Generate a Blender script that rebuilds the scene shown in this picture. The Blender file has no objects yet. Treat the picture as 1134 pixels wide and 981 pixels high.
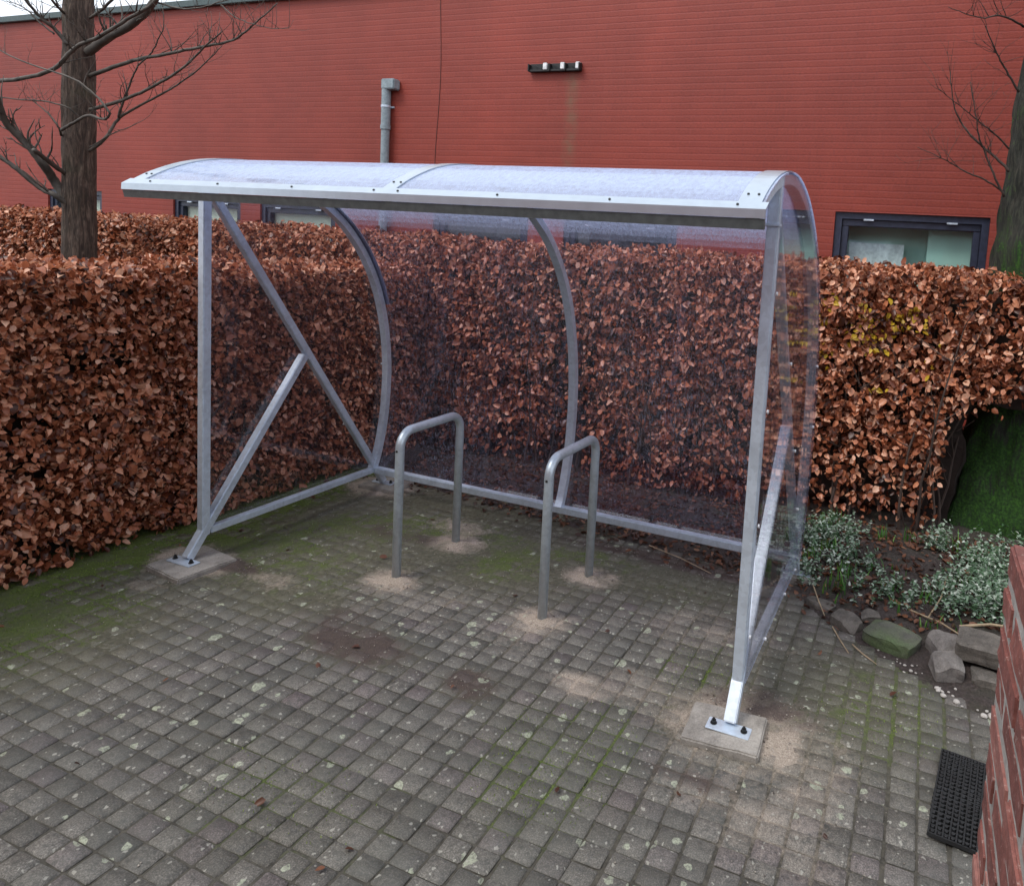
import bpy, bmesh, math, random
import numpy as np
from mathutils import Vector, Matrix, noise as mnoise

random.seed(7); rng = np.random.default_rng(7)
S = bpy.context.scene
COL = S.collection

# ------------------------------------------------------------ camera
CAM = np.array([3.551, -2.582, 1.835])
YAW, PITCH, ROLL, FPX = 0.349, 0.090, 0.065, 768.97
U0, V0 = 741.9, 347.4                      # principal point in the 1134 x 981 photograph
cy_, sy_ = math.cos(YAW), math.sin(YAW); cp_, sp_ = math.cos(PITCH), math.sin(PITCH); cr_, sr_ = math.cos(ROLL), math.sin(ROLL)
_f = np.array([-sy_, cy_, 0]); _r = np.array([cy_, sy_, 0]); _u = np.array([0, 0, 1.])
FW = _f*cp_ - _u*sp_; UP = _u*cp_ + _f*sp_
RT = _r*cr_ + UP*sr_; UP = UP*cr_ - _r*sr_
cd = bpy.data.cameras.new('camera'); cam = bpy.data.objects.new('camera', cd); COL.objects.link(cam)
cam.matrix_world = Matrix(((RT[0], UP[0], -FW[0], CAM[0]), (RT[1], UP[1], -FW[1], CAM[1]), (RT[2], UP[2], -FW[2], CAM[2]), (0, 0, 0, 1)))
cd.sensor_fit = 'HORIZONTAL'; cd.sensor_width = 36; cd.lens = FPX/1134*36
cd.shift_x = -(U0-567)/1134; cd.shift_y = (V0-490.5)/1134
cd.clip_start = 0.02; cd.clip_end = 500
S.camera = cam

def at(u, v, Y):
    """point of the vertical plane y = Y seen at photo pixel (u, v)"""
    d = RT*(u-U0)/FPX - UP*(v-V0)/FPX + FW
    return CAM + d*((Y-CAM[1])/d[1])

# ------------------------------------------------------------ sky and sun
SUN_EL, SUN_AZ = math.radians(55), math.radians(215)     # azimuth measured from +Y, clockwise: behind the camera
W = bpy.data.worlds.new('World'); S.world = W; W.use_nodes = True
nt = W.node_tree; nt.nodes.clear()
out = nt.nodes.new('ShaderNodeOutputWorld'); bg = nt.nodes.new('ShaderNodeBackground')
sky = nt.nodes.new('ShaderNodeTexSky'); sky.sky_type = 'NISHITA'; sky.sun_disc = False
sky.sun_elevation = SUN_EL; sky.sun_rotation = SUN_AZ; sky.air_density = 1.0; sky.dust_density = 2.5
tc = nt.nodes.new('ShaderNodeTexCoord'); nz = nt.nodes.new('ShaderNodeTexNoise'); nz.inputs['Scale'].default_value = 2.2; nz.inputs['Detail'].default_value = 5
cr = nt.nodes.new('ShaderNodeValToRGB'); cr.color_ramp.elements[0].position = .25; cr.color_ramp.elements[0].color = (8.0, 8.7, 9.8, 1)
cr.color_ramp.elements[1].position = .7; cr.color_ramp.elements[1].color = (11.8, 12.3, 13.1, 1)
mx = nt.nodes.new('ShaderNodeMix'); mx.data_type = 'RGBA'; mx.inputs[0].default_value = .82
nt.links.new(tc.outputs['Generated'], nz.inputs['Vector']); nt.links.new(nz.outputs[0], cr.inputs[0])
nt.links.new(sky.outputs[0], mx.inputs[6]); nt.links.new(cr.outputs[0], mx.inputs[7])
nt.links.new(mx.outputs[2], bg.inputs[0]); bg.inputs[1].default_value = .092
nt.links.new(bg.outputs[0], out.inputs[0])
sl = bpy.data.lights.new('sun', 'SUN'); sl.energy = 1.4; sl.angle = math.radians(22); sl.color = (1, .96, .9)
sun = bpy.data.objects.new('sun', sl); COL.objects.link(sun)
sd = Vector((math.sin(SUN_AZ)*math.cos(SUN_EL), math.cos(SUN_AZ)*math.cos(SUN_EL), math.sin(SUN_EL)))
sun.rotation_euler = sd.to_track_quat('Z', 'Y').to_euler(); sun.location = (0, -6, 9)
S.view_settings.view_transform = 'Standard'; S.view_settings.look = 'None'; S.view_settings.gamma = 1
S.view_settings.use_curve_mapping = False; S.view_settings.exposure = 0.55
S.render.engine = 'CYCLES'
S.cycles.transparent_max_bounces = 24; S.cycles.max_bounces = 10

# ------------------------------------------------------------ node helpers
def mat(name):
    m = bpy.data.materials.new(name); m.use_nodes = True; t = m.node_tree
    b = t.nodes['Principled BSDF']
    return m, t, b
def N(t, kind, **kw):
    n = t.nodes.new('ShaderNode'+kind)
    for k, v in kw.items():
        if k.startswith('_'): setattr(n, k[1:], v)
        else: n.inputs[k.replace('__', ' ')].default_value = v
    return n
def L(t, a, b): t.links.new(a, b)
def ramp(t, src, stops, interp='LINEAR'):
    r = t.nodes.new('ShaderNodeValToRGB'); e = r.color_ramp.elements; r.color_ramp.interpolation = interp
    while len(e) > 1: e.remove(e[-1])
    for i, (p, c) in enumerate(stops):
        x = e[0] if i == 0 else e.new(p)
        x.position = p; x.color = (c[0], c[1], c[2], 1) if not isinstance(c, (int, float)) else (c, c, c, 1)
    L(t, src, r.inputs[0]); return r.outputs[0]
def mix(t, f, a, b, blend='MIX'):
    m = t.nodes.new('ShaderNodeMix'); m.data_type = 'RGBA'; m.blend_type = blend
    for sock, v in ((m.inputs[0], f), (m.inputs[6], a), (m.inputs[7], b)):
        if isinstance(v, (int, float)): sock.default_value = v
        elif isinstance(v, tuple): sock.default_value = (*v, 1)
        else: L(t, v, sock)
    return m.outputs[2]
def math_(t, op, a, b=None, c=None, clamp=False):
    m = t.nodes.new('ShaderNodeMath'); m.operation = op; m.use_clamp = clamp
    for i, v in enumerate((a, b, c)):
        if v is None: continue
        if isinstance(v, (int, float)): m.inputs[i].default_value = v
        else: L(t, v, m.inputs[i])
    return m.outputs[0]
def coord(t, kind='Object', scale=None, rot=None):
    c = t.nodes.new('ShaderNodeTexCoord').outputs[kind]
    if scale or rot:
        m = t.nodes.new('ShaderNodeMapping'); L(t, c, m.inputs[0])
        if scale: m.inputs['Scale'].default_value = scale
        if rot: m.inputs['Rotation'].default_value = rot
        return m.outputs[0]
    return c
def tnoise(t, vec, scale, detail=4, rough=.55, dist=0):
    n = N(t, 'TexNoise', Scale=scale, Detail=detail, Roughness=rough, Distortion=dist); L(t, vec, n.inputs['Vector']); return n.outputs[0]
def bump(t, b, h, strength=.3, dist=.01, prev=None):
    n = N(t, 'Bump', Strength=strength, Distance=dist); L(t, h, n.inputs['Height'])
    if prev is not None: L(t, prev, n.inputs['Normal'])
    L(t, n.outputs[0], b.inputs['Normal']); return n.outputs[0]

def schlick(t, f0=.04):
    g = t.nodes.new('ShaderNodeNewGeometry'); d = N(t, 'VectorMath', _operation='DOT_PRODUCT'); L(t, g.outputs['Normal'], d.inputs[0]); L(t, g.outputs['Incoming'], d.inputs[1])
    c = math_(t, 'SUBTRACT', 1.0, math_(t, 'ABSOLUTE', d.outputs['Value']), clamp=True)
    return math_(t, 'MULTIPLY_ADD', math_(t, 'POWER', c, 5.0), 1-f0, f0, clamp=True)

# ------------------------------------------------------------ materials
def m_galv(name='galvanised_steel', base=(.62, .70, .79), rough=.42, metal=.5):
    m, t, b = mat(name); v = coord(t)
    vo = N(t, 'TexVoronoi', Scale=55.0); L(t, v, vo.inputs['Vector'])
    sp = N(t, 'SeparateColor'); L(t, vo.outputs['Color'], sp.inputs[0])
    n1 = tnoise(t, v, 7, 5, .6)
    n2 = tnoise(t, v, 260, 2)
    f = math_(t, 'MULTIPLY_ADD', sp.outputs[0], .35, math_(t, 'MULTIPLY', n1, .75))
    c = ramp(t, f, [(.15, tuple(x*.80 for x in base)), (.5, base), (.85, tuple(min(1, x*1.14) for x in base))])
    L(t, c, b.inputs['Base Color']); b.inputs['Metallic'].default_value = metal
    L(t, ramp(t, math_(t, 'MULTIPLY_ADD', n2, .3, math_(t, 'MULTIPLY', n1, .7)), [(.3, rough-.12), (.7, rough+.15)]), b.inputs['Roughness'])
    bump(t, b, n2, .08, .001)
    return m
GALV = m_galv(); 
STAND = m_galv('weathered_zinc', (.52, .59, .64), .38, .5)
def m_simple(name, col, rough=.6, metal=0, var=.25, scale=30, bmp=.15):
    m, t, b = mat(name); v = coord(t); n = tnoise(t, v, scale, 5)
    L(t, ramp(t, n, [(.3, tuple(c*(1-var) for c in col)), (.7, tuple(min(1, c*(1+var)) for c in col))]), b.inputs['Base Color'])
    b.inputs['Roughness'].default_value = rough; b.inputs['Metallic'].default_value = metal
    if bmp: bump(t, b, n, bmp, .004)
    return m
ALU = m_simple('aluminium_profile', (.52, .59, .66), .3, .75, var=.06, scale=18, bmp=0)
RUBBER = m_simple('black_rubber', (.015, .016, .017), .55)
GREYSEAL = m_simple('grey_seal', (.10, .11, .11), .5)
BOLT = m_simple('dark_bolt', (.05, .05, .05), .4, .8)
SCREW = m_simple('screw_cap', (.75, .76, .78), .35, .2)

def m_sheet(name, tint, wet, film):
    """clear plastic: see-through with sharp reflections; rain drops and fine film scatter a little light; faces turned up also carry a painted pale sky reflection"""
    m, t, b = mat(name); t.nodes.remove(b)
    o = [n for n in t.nodes if n.type == 'OUTPUT_MATERIAL'][0]
    v = coord(t)
    tr = N(t, 'BsdfTransparent', Color=(*tint, 1))
    gl = N(t, 'BsdfAnisotropic' if False else 'BsdfGlossy', Color=(1, 1, 1, 1), Roughness=.03)
    bn = N(t, 'Bump', Strength=.25, Distance=.012); L(t, tnoise(t, coord(t, 'Object', (5, 5, .7)), 1.0, 2), bn.inputs['Height'])
    L(t, bn.outputs[0], gl.inputs['Normal']); 
    m1 = N(t, 'MixShader'); L(t, math_(t, 'MULTIPLY', schlick(t), .85), m1.inputs[0]); L(t, tr.outputs[0], m1.inputs[1]); L(t, gl.outputs[0], m1.inputs[2])
    # drops: streaks stretched along the fall line on the upright part, beads plus painted sky reflection on the roof
    st = coord(t, 'Object', (150, 150, 18)); stn = tnoise(t, st, 1.0, 3, .7)
    st2 = N(t, 'TexVoronoi', Scale=1.0, _feature='F1'); L(t, coord(t, 'Object', (140, 140, 55)), st2.inputs['Vector'])
    beads = ramp(t, st2.outputs['Distance'], [(.10, 1.0), (.28, 0.0)])
    streak = ramp(t, stn, [(.55, 0.0), (.68, 1.0)])
    big = tnoise(t, coord(t, 'Object', (1.2, 1.2, .6)), 1.5, 3); bigr = ramp(t, big, [(.3, .35), (.75, 1.0)])
    geo = t.nodes.new('ShaderNodeNewGeometry'); sx = N(t, 'SeparateXYZ'); L(t, geo.outputs['Normal'], sx.inputs[0])
    upness = ramp(t, math_(t, 'ABSOLUTE', sx.outputs[2]), [(.74, 0.), (.9, 1.)])
    vert = math_(t, 'MULTIPLY', math_(t, 'MAXIMUM', math_(t, 'MULTIPLY', streak, .55), math_(t, 'MULTIPLY', beads, .6)), bigr)
    roofm = math_(t, 'MULTIPLY_ADD', beads, .35, math_(t, 'MULTIPLY_ADD', tnoise(t, coord(t, 'Object', (60, 25, 60)), 1, 4), 1.1, .14))
    f = math_(t, 'ADD', math_(t, 'MULTIPLY', vert, wet), math_(t, 'MULTIPLY', roofm, upness), clamp=True)
    f = math_(t, 'ADD', f, film, clamp=True)
    df = N(t, 'BsdfDiffuse', Color=(.66, .78, 1.0, 1)); tl = N(t, 'BsdfTranslucent', Color=(.66, .78, 1.0, 1))
    m2 = N(t, 'MixShader', Fac=.5); L(t, df.outputs[0], m2.inputs[1]); L(t, tl.outputs[0], m2.inputs[2])
    gg = N(t, 'BsdfGlossy', Color=(1, 1, 1, 1), Roughness=.25); m2b = N(t, 'MixShader', Fac=.18); L(t, m2.outputs[0], m2b.inputs[1]); L(t, gg.outputs[0], m2b.inputs[2])
    m3 = N(t, 'MixShader'); L(t, f, m3.inputs[0]); L(t, m1.outputs[0], m3.inputs[1]); L(t, m2b.outputs[0], m3.inputs[2])
    L(t, m3.outputs[0], o.inputs[0])
    return m
SHEET = m_sheet('wet_clear_sheet', (.88, .845, .91), .95, .008)
SIDESHEET = m_sheet('clear_side_sheet', (.94, .93, .95), .05, .006)

def m_leaf(name, stops, rough=.45, trans=.25, spec=.5):
    m, t, b = mat(name); geo = t.nodes.new('ShaderNodeNewGeometry')
    n = tnoise(t, coord(t), 90, 3)
    f = math_(t, 'MULTIPLY_ADD', n, .3, math_(t, 'MULTIPLY_ADD', geo.outputs['Random Per Island'], .85, -.08))
    c = ramp(t, f, stops); L(t, c, b.inputs['Base Color']); b.inputs['Roughness'].default_value = rough
    b.inputs['Specular IOR Level'].default_value = spec
    o = [x for x in t.nodes if x.type == 'OUTPUT_MATERIAL'][0]
    tl = N(t, 'BsdfTranslucent'); L(t, c, tl.inputs[0]); ms = N(t, 'MixShader', Fac=trans)
    L(t, b.outputs[0], ms.inputs[1]); L(t, tl.outputs[0], ms.inputs[2]); L(t, ms.outputs[0], o.inputs[0])
    return m
BEECH = m_leaf('dry_beech_leaf', [(0, (.026, .007, .004)), (.18, (.10, .026, .012)), (.38, (.29, .085, .038)), (.62, (.56, .20, .098)), (.82, (.76, .38, .23)), (1, (.88, .60, .45))], rough=.36)
YELLOWLEAF = m_leaf('yellow_leaf', [(0, (.35, .2, .01)), (1, (.62, .42, .03))])
FALLEN = m_leaf('fallen_leaf', [(0, (.035, .015, .01)), (.4, (.09, .035, .02)), (.8, (.2, .08, .04)), (1, (.35, .2, .12))])
VARIEG = m_leaf('variegated_leaf', [(0, (.03, .08, .03)), (.3, (.075, .15, .07)), (.55, (.20, .29, .20)), (.8, (.42, .49, .40)), (1, (.70, .74, .66))], trans=.15)
GREENLEAF = m_leaf('green_blade', [(0, (.03, .11, .015)), (.6, (.07, .22, .03)), (1, (.2, .36, .07))])
STRAW = m_simple('dry_straw', (.36, .27, .17), .7)
CORE = m_simple('hedge_shade', (.022, .013, .01), .95, bmp=0)  # near-black colour painted in for the shade inside the hedges
TWIG = m_simple('twig_bark', (.06, .04, .032), .8)

def m_brickwall():
    m, t, b = mat('red_painted_brick')
    v = coord(t, 'Object')
    sx = N(t, 'SeparateXYZ'); L(t, v, sx.inputs[0]); cx = N(t, 'CombineXYZ'); L(t, sx.outputs[0], cx.inputs[0]); L(t, sx.outputs[2], cx.inputs[1])
    n0 = tnoise(t, v, .9, 4)
    wob = N(t, 'VectorMath', _operation='SCALE'); nn = N(t, 'TexNoise', Scale=14.0, Detail=3.0); L(t, v, nn.inputs['Vector'])
    sub = N(t, 'VectorMath', _operation='SUBTRACT'); L(t, nn.outputs['Color'], sub.inputs[0]); sub.inputs[1].default_value = (.5, .5, .5)
    L(t, sub.outputs[0], wob.inputs[0]); wob.inputs['Scale'].default_value = .012
    ad = N(t, 'VectorMath', _operation='ADD'); L(t, cx.outputs[0], ad.inputs[0]); L(t, wob.outputs[0], ad.inputs[1])
    br = N(t, 'TexBrick', Scale=1.0); L(t, ad.outputs[0], br.inputs['Vector'])
    for k, x in (('Brick Width', .22), ('Row Height', .0625), ('Mortar Size', .007), ('Mortar Smooth', .5), ('Bias', 0.)): br.inputs[k].default_value = x
    br.inputs['Color1'].default_value = (.262, .036, .020, 1); br.inputs['Color2'].default_value = (.300, .044, .025, 1); br.inputs['Mortar'].default_value = (.27, .042, .030, 1)
    c = mix(t, ramp(t, n0, [(.3, .0), (.75, .35)]), br.outputs['Color'], (.20, .030, .021))
    nw = tnoise(t, coord(t, 'Object', (9, 9, .8)), 1, 5, .65)
    c = mix(t, ramp(t, nw, [(.5, 0.), (.85, .3)]), c, (.30, .062, .042))
    sp = tnoise(t, v, 28, 3, .7); c = mix(t, ramp(t, sp, [(.68, 0.), (.80, .5)]), c, (.38, .17, .13)); c = mix(t, .8, c, ramp(t, tnoise(t, coord(t, 'Object', (1, 1, 3)), 40, 4, .7), [(.3, .60), (.7, 1.35)]), 'MULTIPLY'); c = mix(t, .6, c, ramp(t, tnoise(t, coord(t, 'Object', (.6, .6, .35)), 1.3, 5, .6), [(.3, .72), (.7, 1.2)]), 'MULTIPLY')
    # rust and lime stain below the bracket
    gx = math_(t, 'ABSOLUTE', math_(t, 'SUBTRACT', math_(t, 'MULTIPLY_ADD', tnoise(t, coord(t, 'Object', (3, 3, 8)), 1, 4), .16, sx.outputs[0]), -.06))
    fx = ramp(t, gx, [(.02, 1.), (.10, 0.)])
    fz = math_(t, 'MULTIPLY', ramp(t, math_(t, 'DIVIDE', sx.outputs[2], 4), [(.62, 0.), (.70, 1.), (.905, 1.), (.92, 0.)]), math_(t, 'MULTIPLY', fx, ramp(t, tnoise(t, v, 9, 5), [(.35, .25), (.65, 1.)])))
    c = mix(t, math_(t, 'MULTIPLY', fz, .65), c, (.17, .10, .055))
    L(t, c, b.inputs['Base Color']); b.inputs['Roughness'].default_value = .62
    zz = N(t, 'SeparateXYZ'); L(t, ad.outputs[0], zz.inputs[0])
    fr_ = math_(t, 'ABSOLUTE', math_(t, 'SUBTRACT', math_(t, 'FRACT', math_(t, 'DIVIDE', zz.outputs[1], .0625)), .5))
    hl = ramp(t, fr_, [(.33, 0.), (.47, 1.)])
    h = math_(t, 'MULTIPLY_ADD', br.outputs['Fac'], -.12, math_(t, 'MULTIPLY_ADD', hl, -1.0, math_(t, 'MULTIPLY', nn.outputs[0], .5)))
    bump(t, b, h, .17, .008)
    return m
REDWALL = m_brickwall()
FRAMEBLUE = m_simple('dark_blue_frame', (.030, .036, .062), .35, bmp=0)
FASCIA = m_simple('grey_green_fascia', (.055, .085, .085), .5, bmp=0)
PIPE = m_simple('grey_pvc', (.26, .32, .35), .5, bmp=.05)
CREAM = m_simple('cream_blind', (.80, .77, .60), .8, scale=2, var=.1, bmp=0)
GREENPALE = m_simple('pale_green_room', (.58, .80, .70), .8, scale=1.5, var=.2, bmp=0)
DARKROOM = m_simple('dim_room', (.12, .14, .17), .8, scale=1, bmp=0)
WHITEP = m_simple('white_plastic', (.8, .82, .84), .5, bmp=0)
m, t, b = mat('window_glass'); t.nodes.remove(b)
o_ = [n for n in t.nodes if n.type == 'OUTPUT_MATERIAL'][0]
tr = N(t, 'BsdfTransparent', Color=(.9, .95, .95, 1)); gl = N(t, 'BsdfGlossy', Roughness=.02); ms = N(t, 'MixShader')
L(t, schlick(t), ms.inputs[0]); L(t, tr.outputs[0], ms.inputs[1]); L(t, gl.outputs[0], ms.inputs[2]); L(t, ms.outputs[0], o_.inputs[0]); WINGLASS = m

def m_bark(name, moss, c0=(.042, .030, .024), c1=(.17, .125, .095)):
    m, t, b = mat(name); v = coord(t)
    st = coord(t, 'Object', (48, 48, 7)); n = tnoise(t, st, 1, 6, .7, .8)
    c = ramp(t, n, [(.32, tuple(x*.45 for x in c0)), (.48, c0), (.7, c1)])
    n2 = tnoise(t, v, 60, 4); n3 = tnoise(t, v, 3.2, 5)
    sx = N(t, 'SeparateXYZ'); L(t, v, sx.inputs[0])
    if moss:
        f = math_(t, 'ADD', n3, ramp(t, math_(t, 'MULTIPLY', sx.outputs[2], .4), [(.0, .36), (.5, .26), (.85, .10), (1., .02)]), clamp=True)
        f = math_(t, 'MULTIPLY_ADD', math_(t, 'SUBTRACT', n, .5), 1.3, f)
        mc = ramp(t, n2, [(.3, (.004, .016, .0012)), (.5, (.014, .055, .004)), (.72, (.042, .125, .009))])
        c = mix(t, ramp(t, f, [(.60, 0.), (.80, 1.)]), c, mc)
    else:
        mc = ramp(t, n2, [(.3, (.03, .045, .02)), (.7, (.09, .11, .05))])
        c = mix(t, ramp(t, n3, [(.55, 0.), (.8, .4)]), c, mc)
    L(t, c, b.inputs['Base Color']); b.inputs['Roughness'].default_value = .85
    bp = bump(t, b, n, .9, .02); bump(t, b, n2, .35, .006, bp)
    return m
BARK = m_bark('rough_bark', False, (.060, .040, .030), (.20, .14, .105)); MOSSBARK = m_bark('mossy_bark', True, (.020, .022, .016), (.085, .08, .06))
BRANCHBARK = m_simple('branch_bark', (.085, .072, .06), .7, scale=12, var=.5)

def m_paver():
    m, t, b = mat('grey_paver'); v = coord(t)
    at_ = N(t, 'Attribute', _attribute_name='mask'); sc = N(t, 'SeparateColor'); L(t, at_.outputs['Color'], sc.inputs[0])
    idn = N(t, 'Attribute', _attribute_name='tone'); si = N(t, 'SeparateColor'); L(t, idn.outputs['Color'], si.inputs[0])
    n1 = tnoise(t, v, 9, 6, .65); n2 = tnoise(t, v, 220, 3, .7); n3 = tnoise(t, v, 45, 5, .7); n4 = tnoise(t, v, 2.2, 5, .6)
    base = ramp(t, math_(t, 'MULTIPLY_ADD', n1, .55, math_(t, 'MULTIPLY', si.outputs[0], .45)), [(.2, (.068, .062, .054)), (.5, (.113, .104, .091)), (.8, (.165, .152, .134))])
    base = mix(t, ramp(t, si.outputs[1], [(.75, 0.), (1., .35)]), base, (.15, .11, .125))
    base = mix(t, .75, base, ramp(t, n2, [(.28, .25), (.5, 1.), (.66, 2.3)]), 'MULTIPLY')
    base = mix(t, ramp(t, n3, [(.32, .7), (.50, 0.)]), base, (.042, .042, .038))
    base = mix(t, ramp(t, n4, [(.42, .0), (.62, .45)]), base, (.085, .088, .078))
    # grey-green film
    film = math_(t, 'MULTIPLY', math_(t, 'MULTIPLY', sc.outputs[1], math_(t, 'MULTIPLY_ADD', at_.outputs['Alpha'], .7, .3)), ramp(t, n3, [(.3, .4), (.6, 1.)]))
    base = mix(t, math_(t, 'MULTIPLY', film, .8, clamp=True), base, ramp(t, n1, [(.3, (.05, .06, .022)), (.7, (.12, .12, .06))]))
    dust = ramp(t, math_(t, 'ADD', at_.outputs['Alpha'], math_(t, 'MULTIPLY', math_(t, 'SUBTRACT', n3, .5), .9)), [(.15, 0.), (.8, .85)])
    base = mix(t, dust, base, ramp(t, n2, [(.28, (.050, .048, .030)), (.5, (.098, .094, .060)), (.75, (.19, .178, .135))]))
    sand = ramp(t, math_(t, 'ADD', sc.outputs[0], math_(t, 'MULTIPLY', math_(t, 'SUBTRACT', n3, .5), .8)), [(.2, 0.), (.8, .85)])
    base = mix(t, sand, base, ramp(t, n2, [(.25, (.15, .12, .098)), (.5, (.33, .275, .225)), (.75, (.56, .49, .41))]))
    dk = ramp(t, math_(t, 'ADD', sc.outputs[2], math_(t, 'MULTIPLY', math_(t, 'SUBTRACT', n3, .5), 1.0)), [(.25, 0.), (.7, .85)])
    base = mix(t, dk, base, ramp(t, n2, [(.3, (.035, .024, .022)), (.75, (.13, .095, .085))]))
    # lichen rosettes
    wv = N(t, 'TexNoise', Scale=30.0, Detail=3.0); L(t, v, wv.inputs['Vector'])
    wa = N(t, 'VectorMath', _operation='MULTIPLY_ADD'); L(t, wv.outputs['Color'], wa.inputs[0]); wa.inputs[1].default_value = (.035, .035, .035); L(t, v, wa.inputs[2])
    def spots(scale, thr, r0, r1):
        vo = N(t, 'TexVoronoi', Scale=scale); vo.voronoi_dimensions = '2D'; L(t, wa.outputs[0], vo.inputs['Vector'])
        s2 = N(t, 'SeparateColor'); L(t, vo.outputs['Color'], s2.inputs[0])
        rad = math_(t, 'MULTIPLY_ADD', s2.outputs[1], r1-r0, r0)
        return math_(t, 'MULTIPLY', math_(t, 'LESS_THAN', vo.outputs['Distance'], rad), math_(t, 'GREATER_THAN', s2.outputs[0], thr))
    l1 = math_(t, 'MAXIMUM', spots(6.5, .90, .05, .18), spots(15, .90, .10, .28))
    l1 = math_(t, 'MULTIPLY', l1, ramp(t, tnoise(t, v, 95, 5, .75), [(.36, .0), (.56, .85)]))
    base = mix(t, l1, base, ramp(t, n3, [(.3, (.30, .33, .24)), (.7, (.46, .49, .37))]))
    l2 = spots(55, .90, .12, .32)
    base = mix(t, math_(t, 'MULTIPLY', l2, .6), base, (.40, .39, .34))
    L(t, base, b.inputs['Base Color'])
    L(t, ramp(t, n1, [(.3, .42), (.7, .8)]), b.inputs['Roughness']); b.inputs['Specular IOR Level'].default_value = .5
    bp = bump(t, b, n2, .5, .003); bump(t, b, n3, .5, .008, bp)
    return m
PAVER = m_paver()
def m_dirt():
    m, t, b = mat('joint_dirt'); v = coord(t)
    at_ = N(t, 'Attribute', _attribute_name='mask'); sc = N(t, 'SeparateColor'); L(t, at_.outputs['Color'], sc.inputs[0])
    al = at_.outputs['Alpha']
    n1 = tnoise(t, v, 14, 6, .65); n2 = tnoise(t, v, 180, 4, .7); n3 = tnoise(t, v, 50, 5, .7)
    base = ramp(t, n3, [(.3, (.035, .032, .026)), (.7, (.105, .095, .075))])
    cover = ramp(t, n3, [(.28, (.050, .048, .030)), (.5, (.098, .094, .060)), (.75, (.19, .178, .135))])
    base = mix(t, al, base, cover)
    mossc = ramp(t, n2, [(.25, (.026, .040, .009)), (.5, (.075, .11, .016)), (.75, (.17, .22, .035))])
    f = ramp(t, math_(t, 'ADD', sc.outputs[1], math_(t, 'MULTIPLY', math_(t, 'SUBTRACT', n1, .5), 1.3)), [(.3, 0.), (.75, 1.)])
    base = mix(t, math_(t, 'MULTIPLY', f, .9), base, mossc)
    s = ramp(t, math_(t, 'ADD', sc.outputs[0], math_(t, 'MULTIPLY', math_(t, 'SUBTRACT', n3, .5), .7)), [(.2, 0.), (.75, 1.)])
    base = mix(t, s, base, ramp(t, n2, [(.25, (.14, .11, .088)), (.5, (.34, .28, .225)), (.75, (.60, .52, .43))]))
    dk = ramp(t, math_(t, 'ADD', sc.outputs[2], math_(t, 'MULTIPLY', math_(t, 'SUBTRACT', n3, .5), .8)), [(.25, 0.), (.7, .9)])
    base = mix(t, dk, base, ramp(t, n2, [(.3, (.03, .02, .018)), (.6, (.085, .06, .052)), (.8, (.2, .15, .13))]))
    L(t, base, b.inputs['Base Color']); b.inputs['Roughness'].default_value = .9
    bp = bump(t, b, n2, .7, .005); bump(t, b, n3, .5, .01, bp)
    return m
DIRT = m_dirt()
def m_soil():
    m, t, b = mat('dark_soil'); v = coord(t); n2 = tnoise(t, v, 70, 6, .7); n1 = tnoise(t, v, 6, 5)
    c = ramp(t, n2, [(.3, (.022, .016, .014)), (.55, (.06, .045, .04)), (.8, (.14, .11, .10))])
    c = mix(t, ramp(t, n1, [(.5, 0.), (.7, .3)]), c, (.03, .05, .015))
    L(t, c, b.inputs['Base Color']); b.inputs['Roughness'].default_value = .92; bump(t, b, n2, .9, .015); return m
SOIL = m_soil()
def m_conc(name, a, bcol, moss=0., scale=1.):
    m, t, b = mat(name); v = coord(t); n1 = tnoise(t, v, 12*scale, 6, .65); n2 = tnoise(t, v, 150, 4, .7); n3 = tnoise(t, v, 5, 4)
    c = ramp(t, math_(t, 'MULTIPLY_ADD', n2, .4, math_(t, 'MULTIPLY', n1, .6)), [(.35, a), (.65, bcol)])
    if moss: c = mix(t, ramp(t, n3, [(.5-moss*.4, 0.), (.62, .85)]), c, ramp(t, n2, [(.3, (.04, .07, .02)), (.7, (.12, .17, .07))]))
    L(t, c, b.inputs['Base Color']); b.inputs['Roughness'].default_value = .8; bp = bump(t, b, n2, .5, .004); bump(t, b, n1, .5, .012, bp); return m
CONC = m_conc('old_concrete', (.15, .135, .12), (.40, .37, .33))
STONE_MOSS = m_conc('mossy_stone', (.055, .055, .045), (.15, .145, .12), .35)
STONE_GREY = m_conc('grey_stone', (.045, .04, .035), (.18, .158, .135))
STONE_PALE = m_conc('pale_stone', (.08, .072, .066), (.26, .235, .215))
PEBBLE = m_conc('white_pebble', (.40, .36, .32), (.75, .71, .66))
def m_rawbrick():
    m, t, b = mat('near_red_brick'); v = coord(t); n1 = tnoise(t, v, 14, 6, .65); n2 = tnoise(t, v, 90, 5, .7)
    geo = t.nodes.new('ShaderNodeNewGeometry')
    c = ramp(t, math_(t, 'MULTIPLY_ADD', geo.outputs['Random Per Island'], .45, math_(t, 'MULTIPLY', n1, .6)), [(.2, (.12, .040, .033)), (.5, (.235, .078, .062)), (.85, (.38, .19, .16))])
    c = mix(t, ramp(t, n2, [(.58, 0.), (.70, .8)]), c, (.46, .33, .29)); c = mix(t, .7, c, ramp(t, tnoise(t, v, 38, 5, .75), [(.3, .5), (.7, 1.35)]), 'MULTIPLY')
    c = mix(t, ramp(t, n2, [(.30, .6), (.38, 0.)]), c, (.06, .02, .02))
    L(t, c, b.inputs['Base Color']); b.inputs['Roughness'].default_value = .75; bp = bump(t, b, n2, .7, .004); bump(t, b, n1, .4, .01, bp); return m
NEARBRICK = m_rawbrick()
MORTAR = m_conc('lime_mortar', (.20, .19, .175), (.46, .44, .41))

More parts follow.
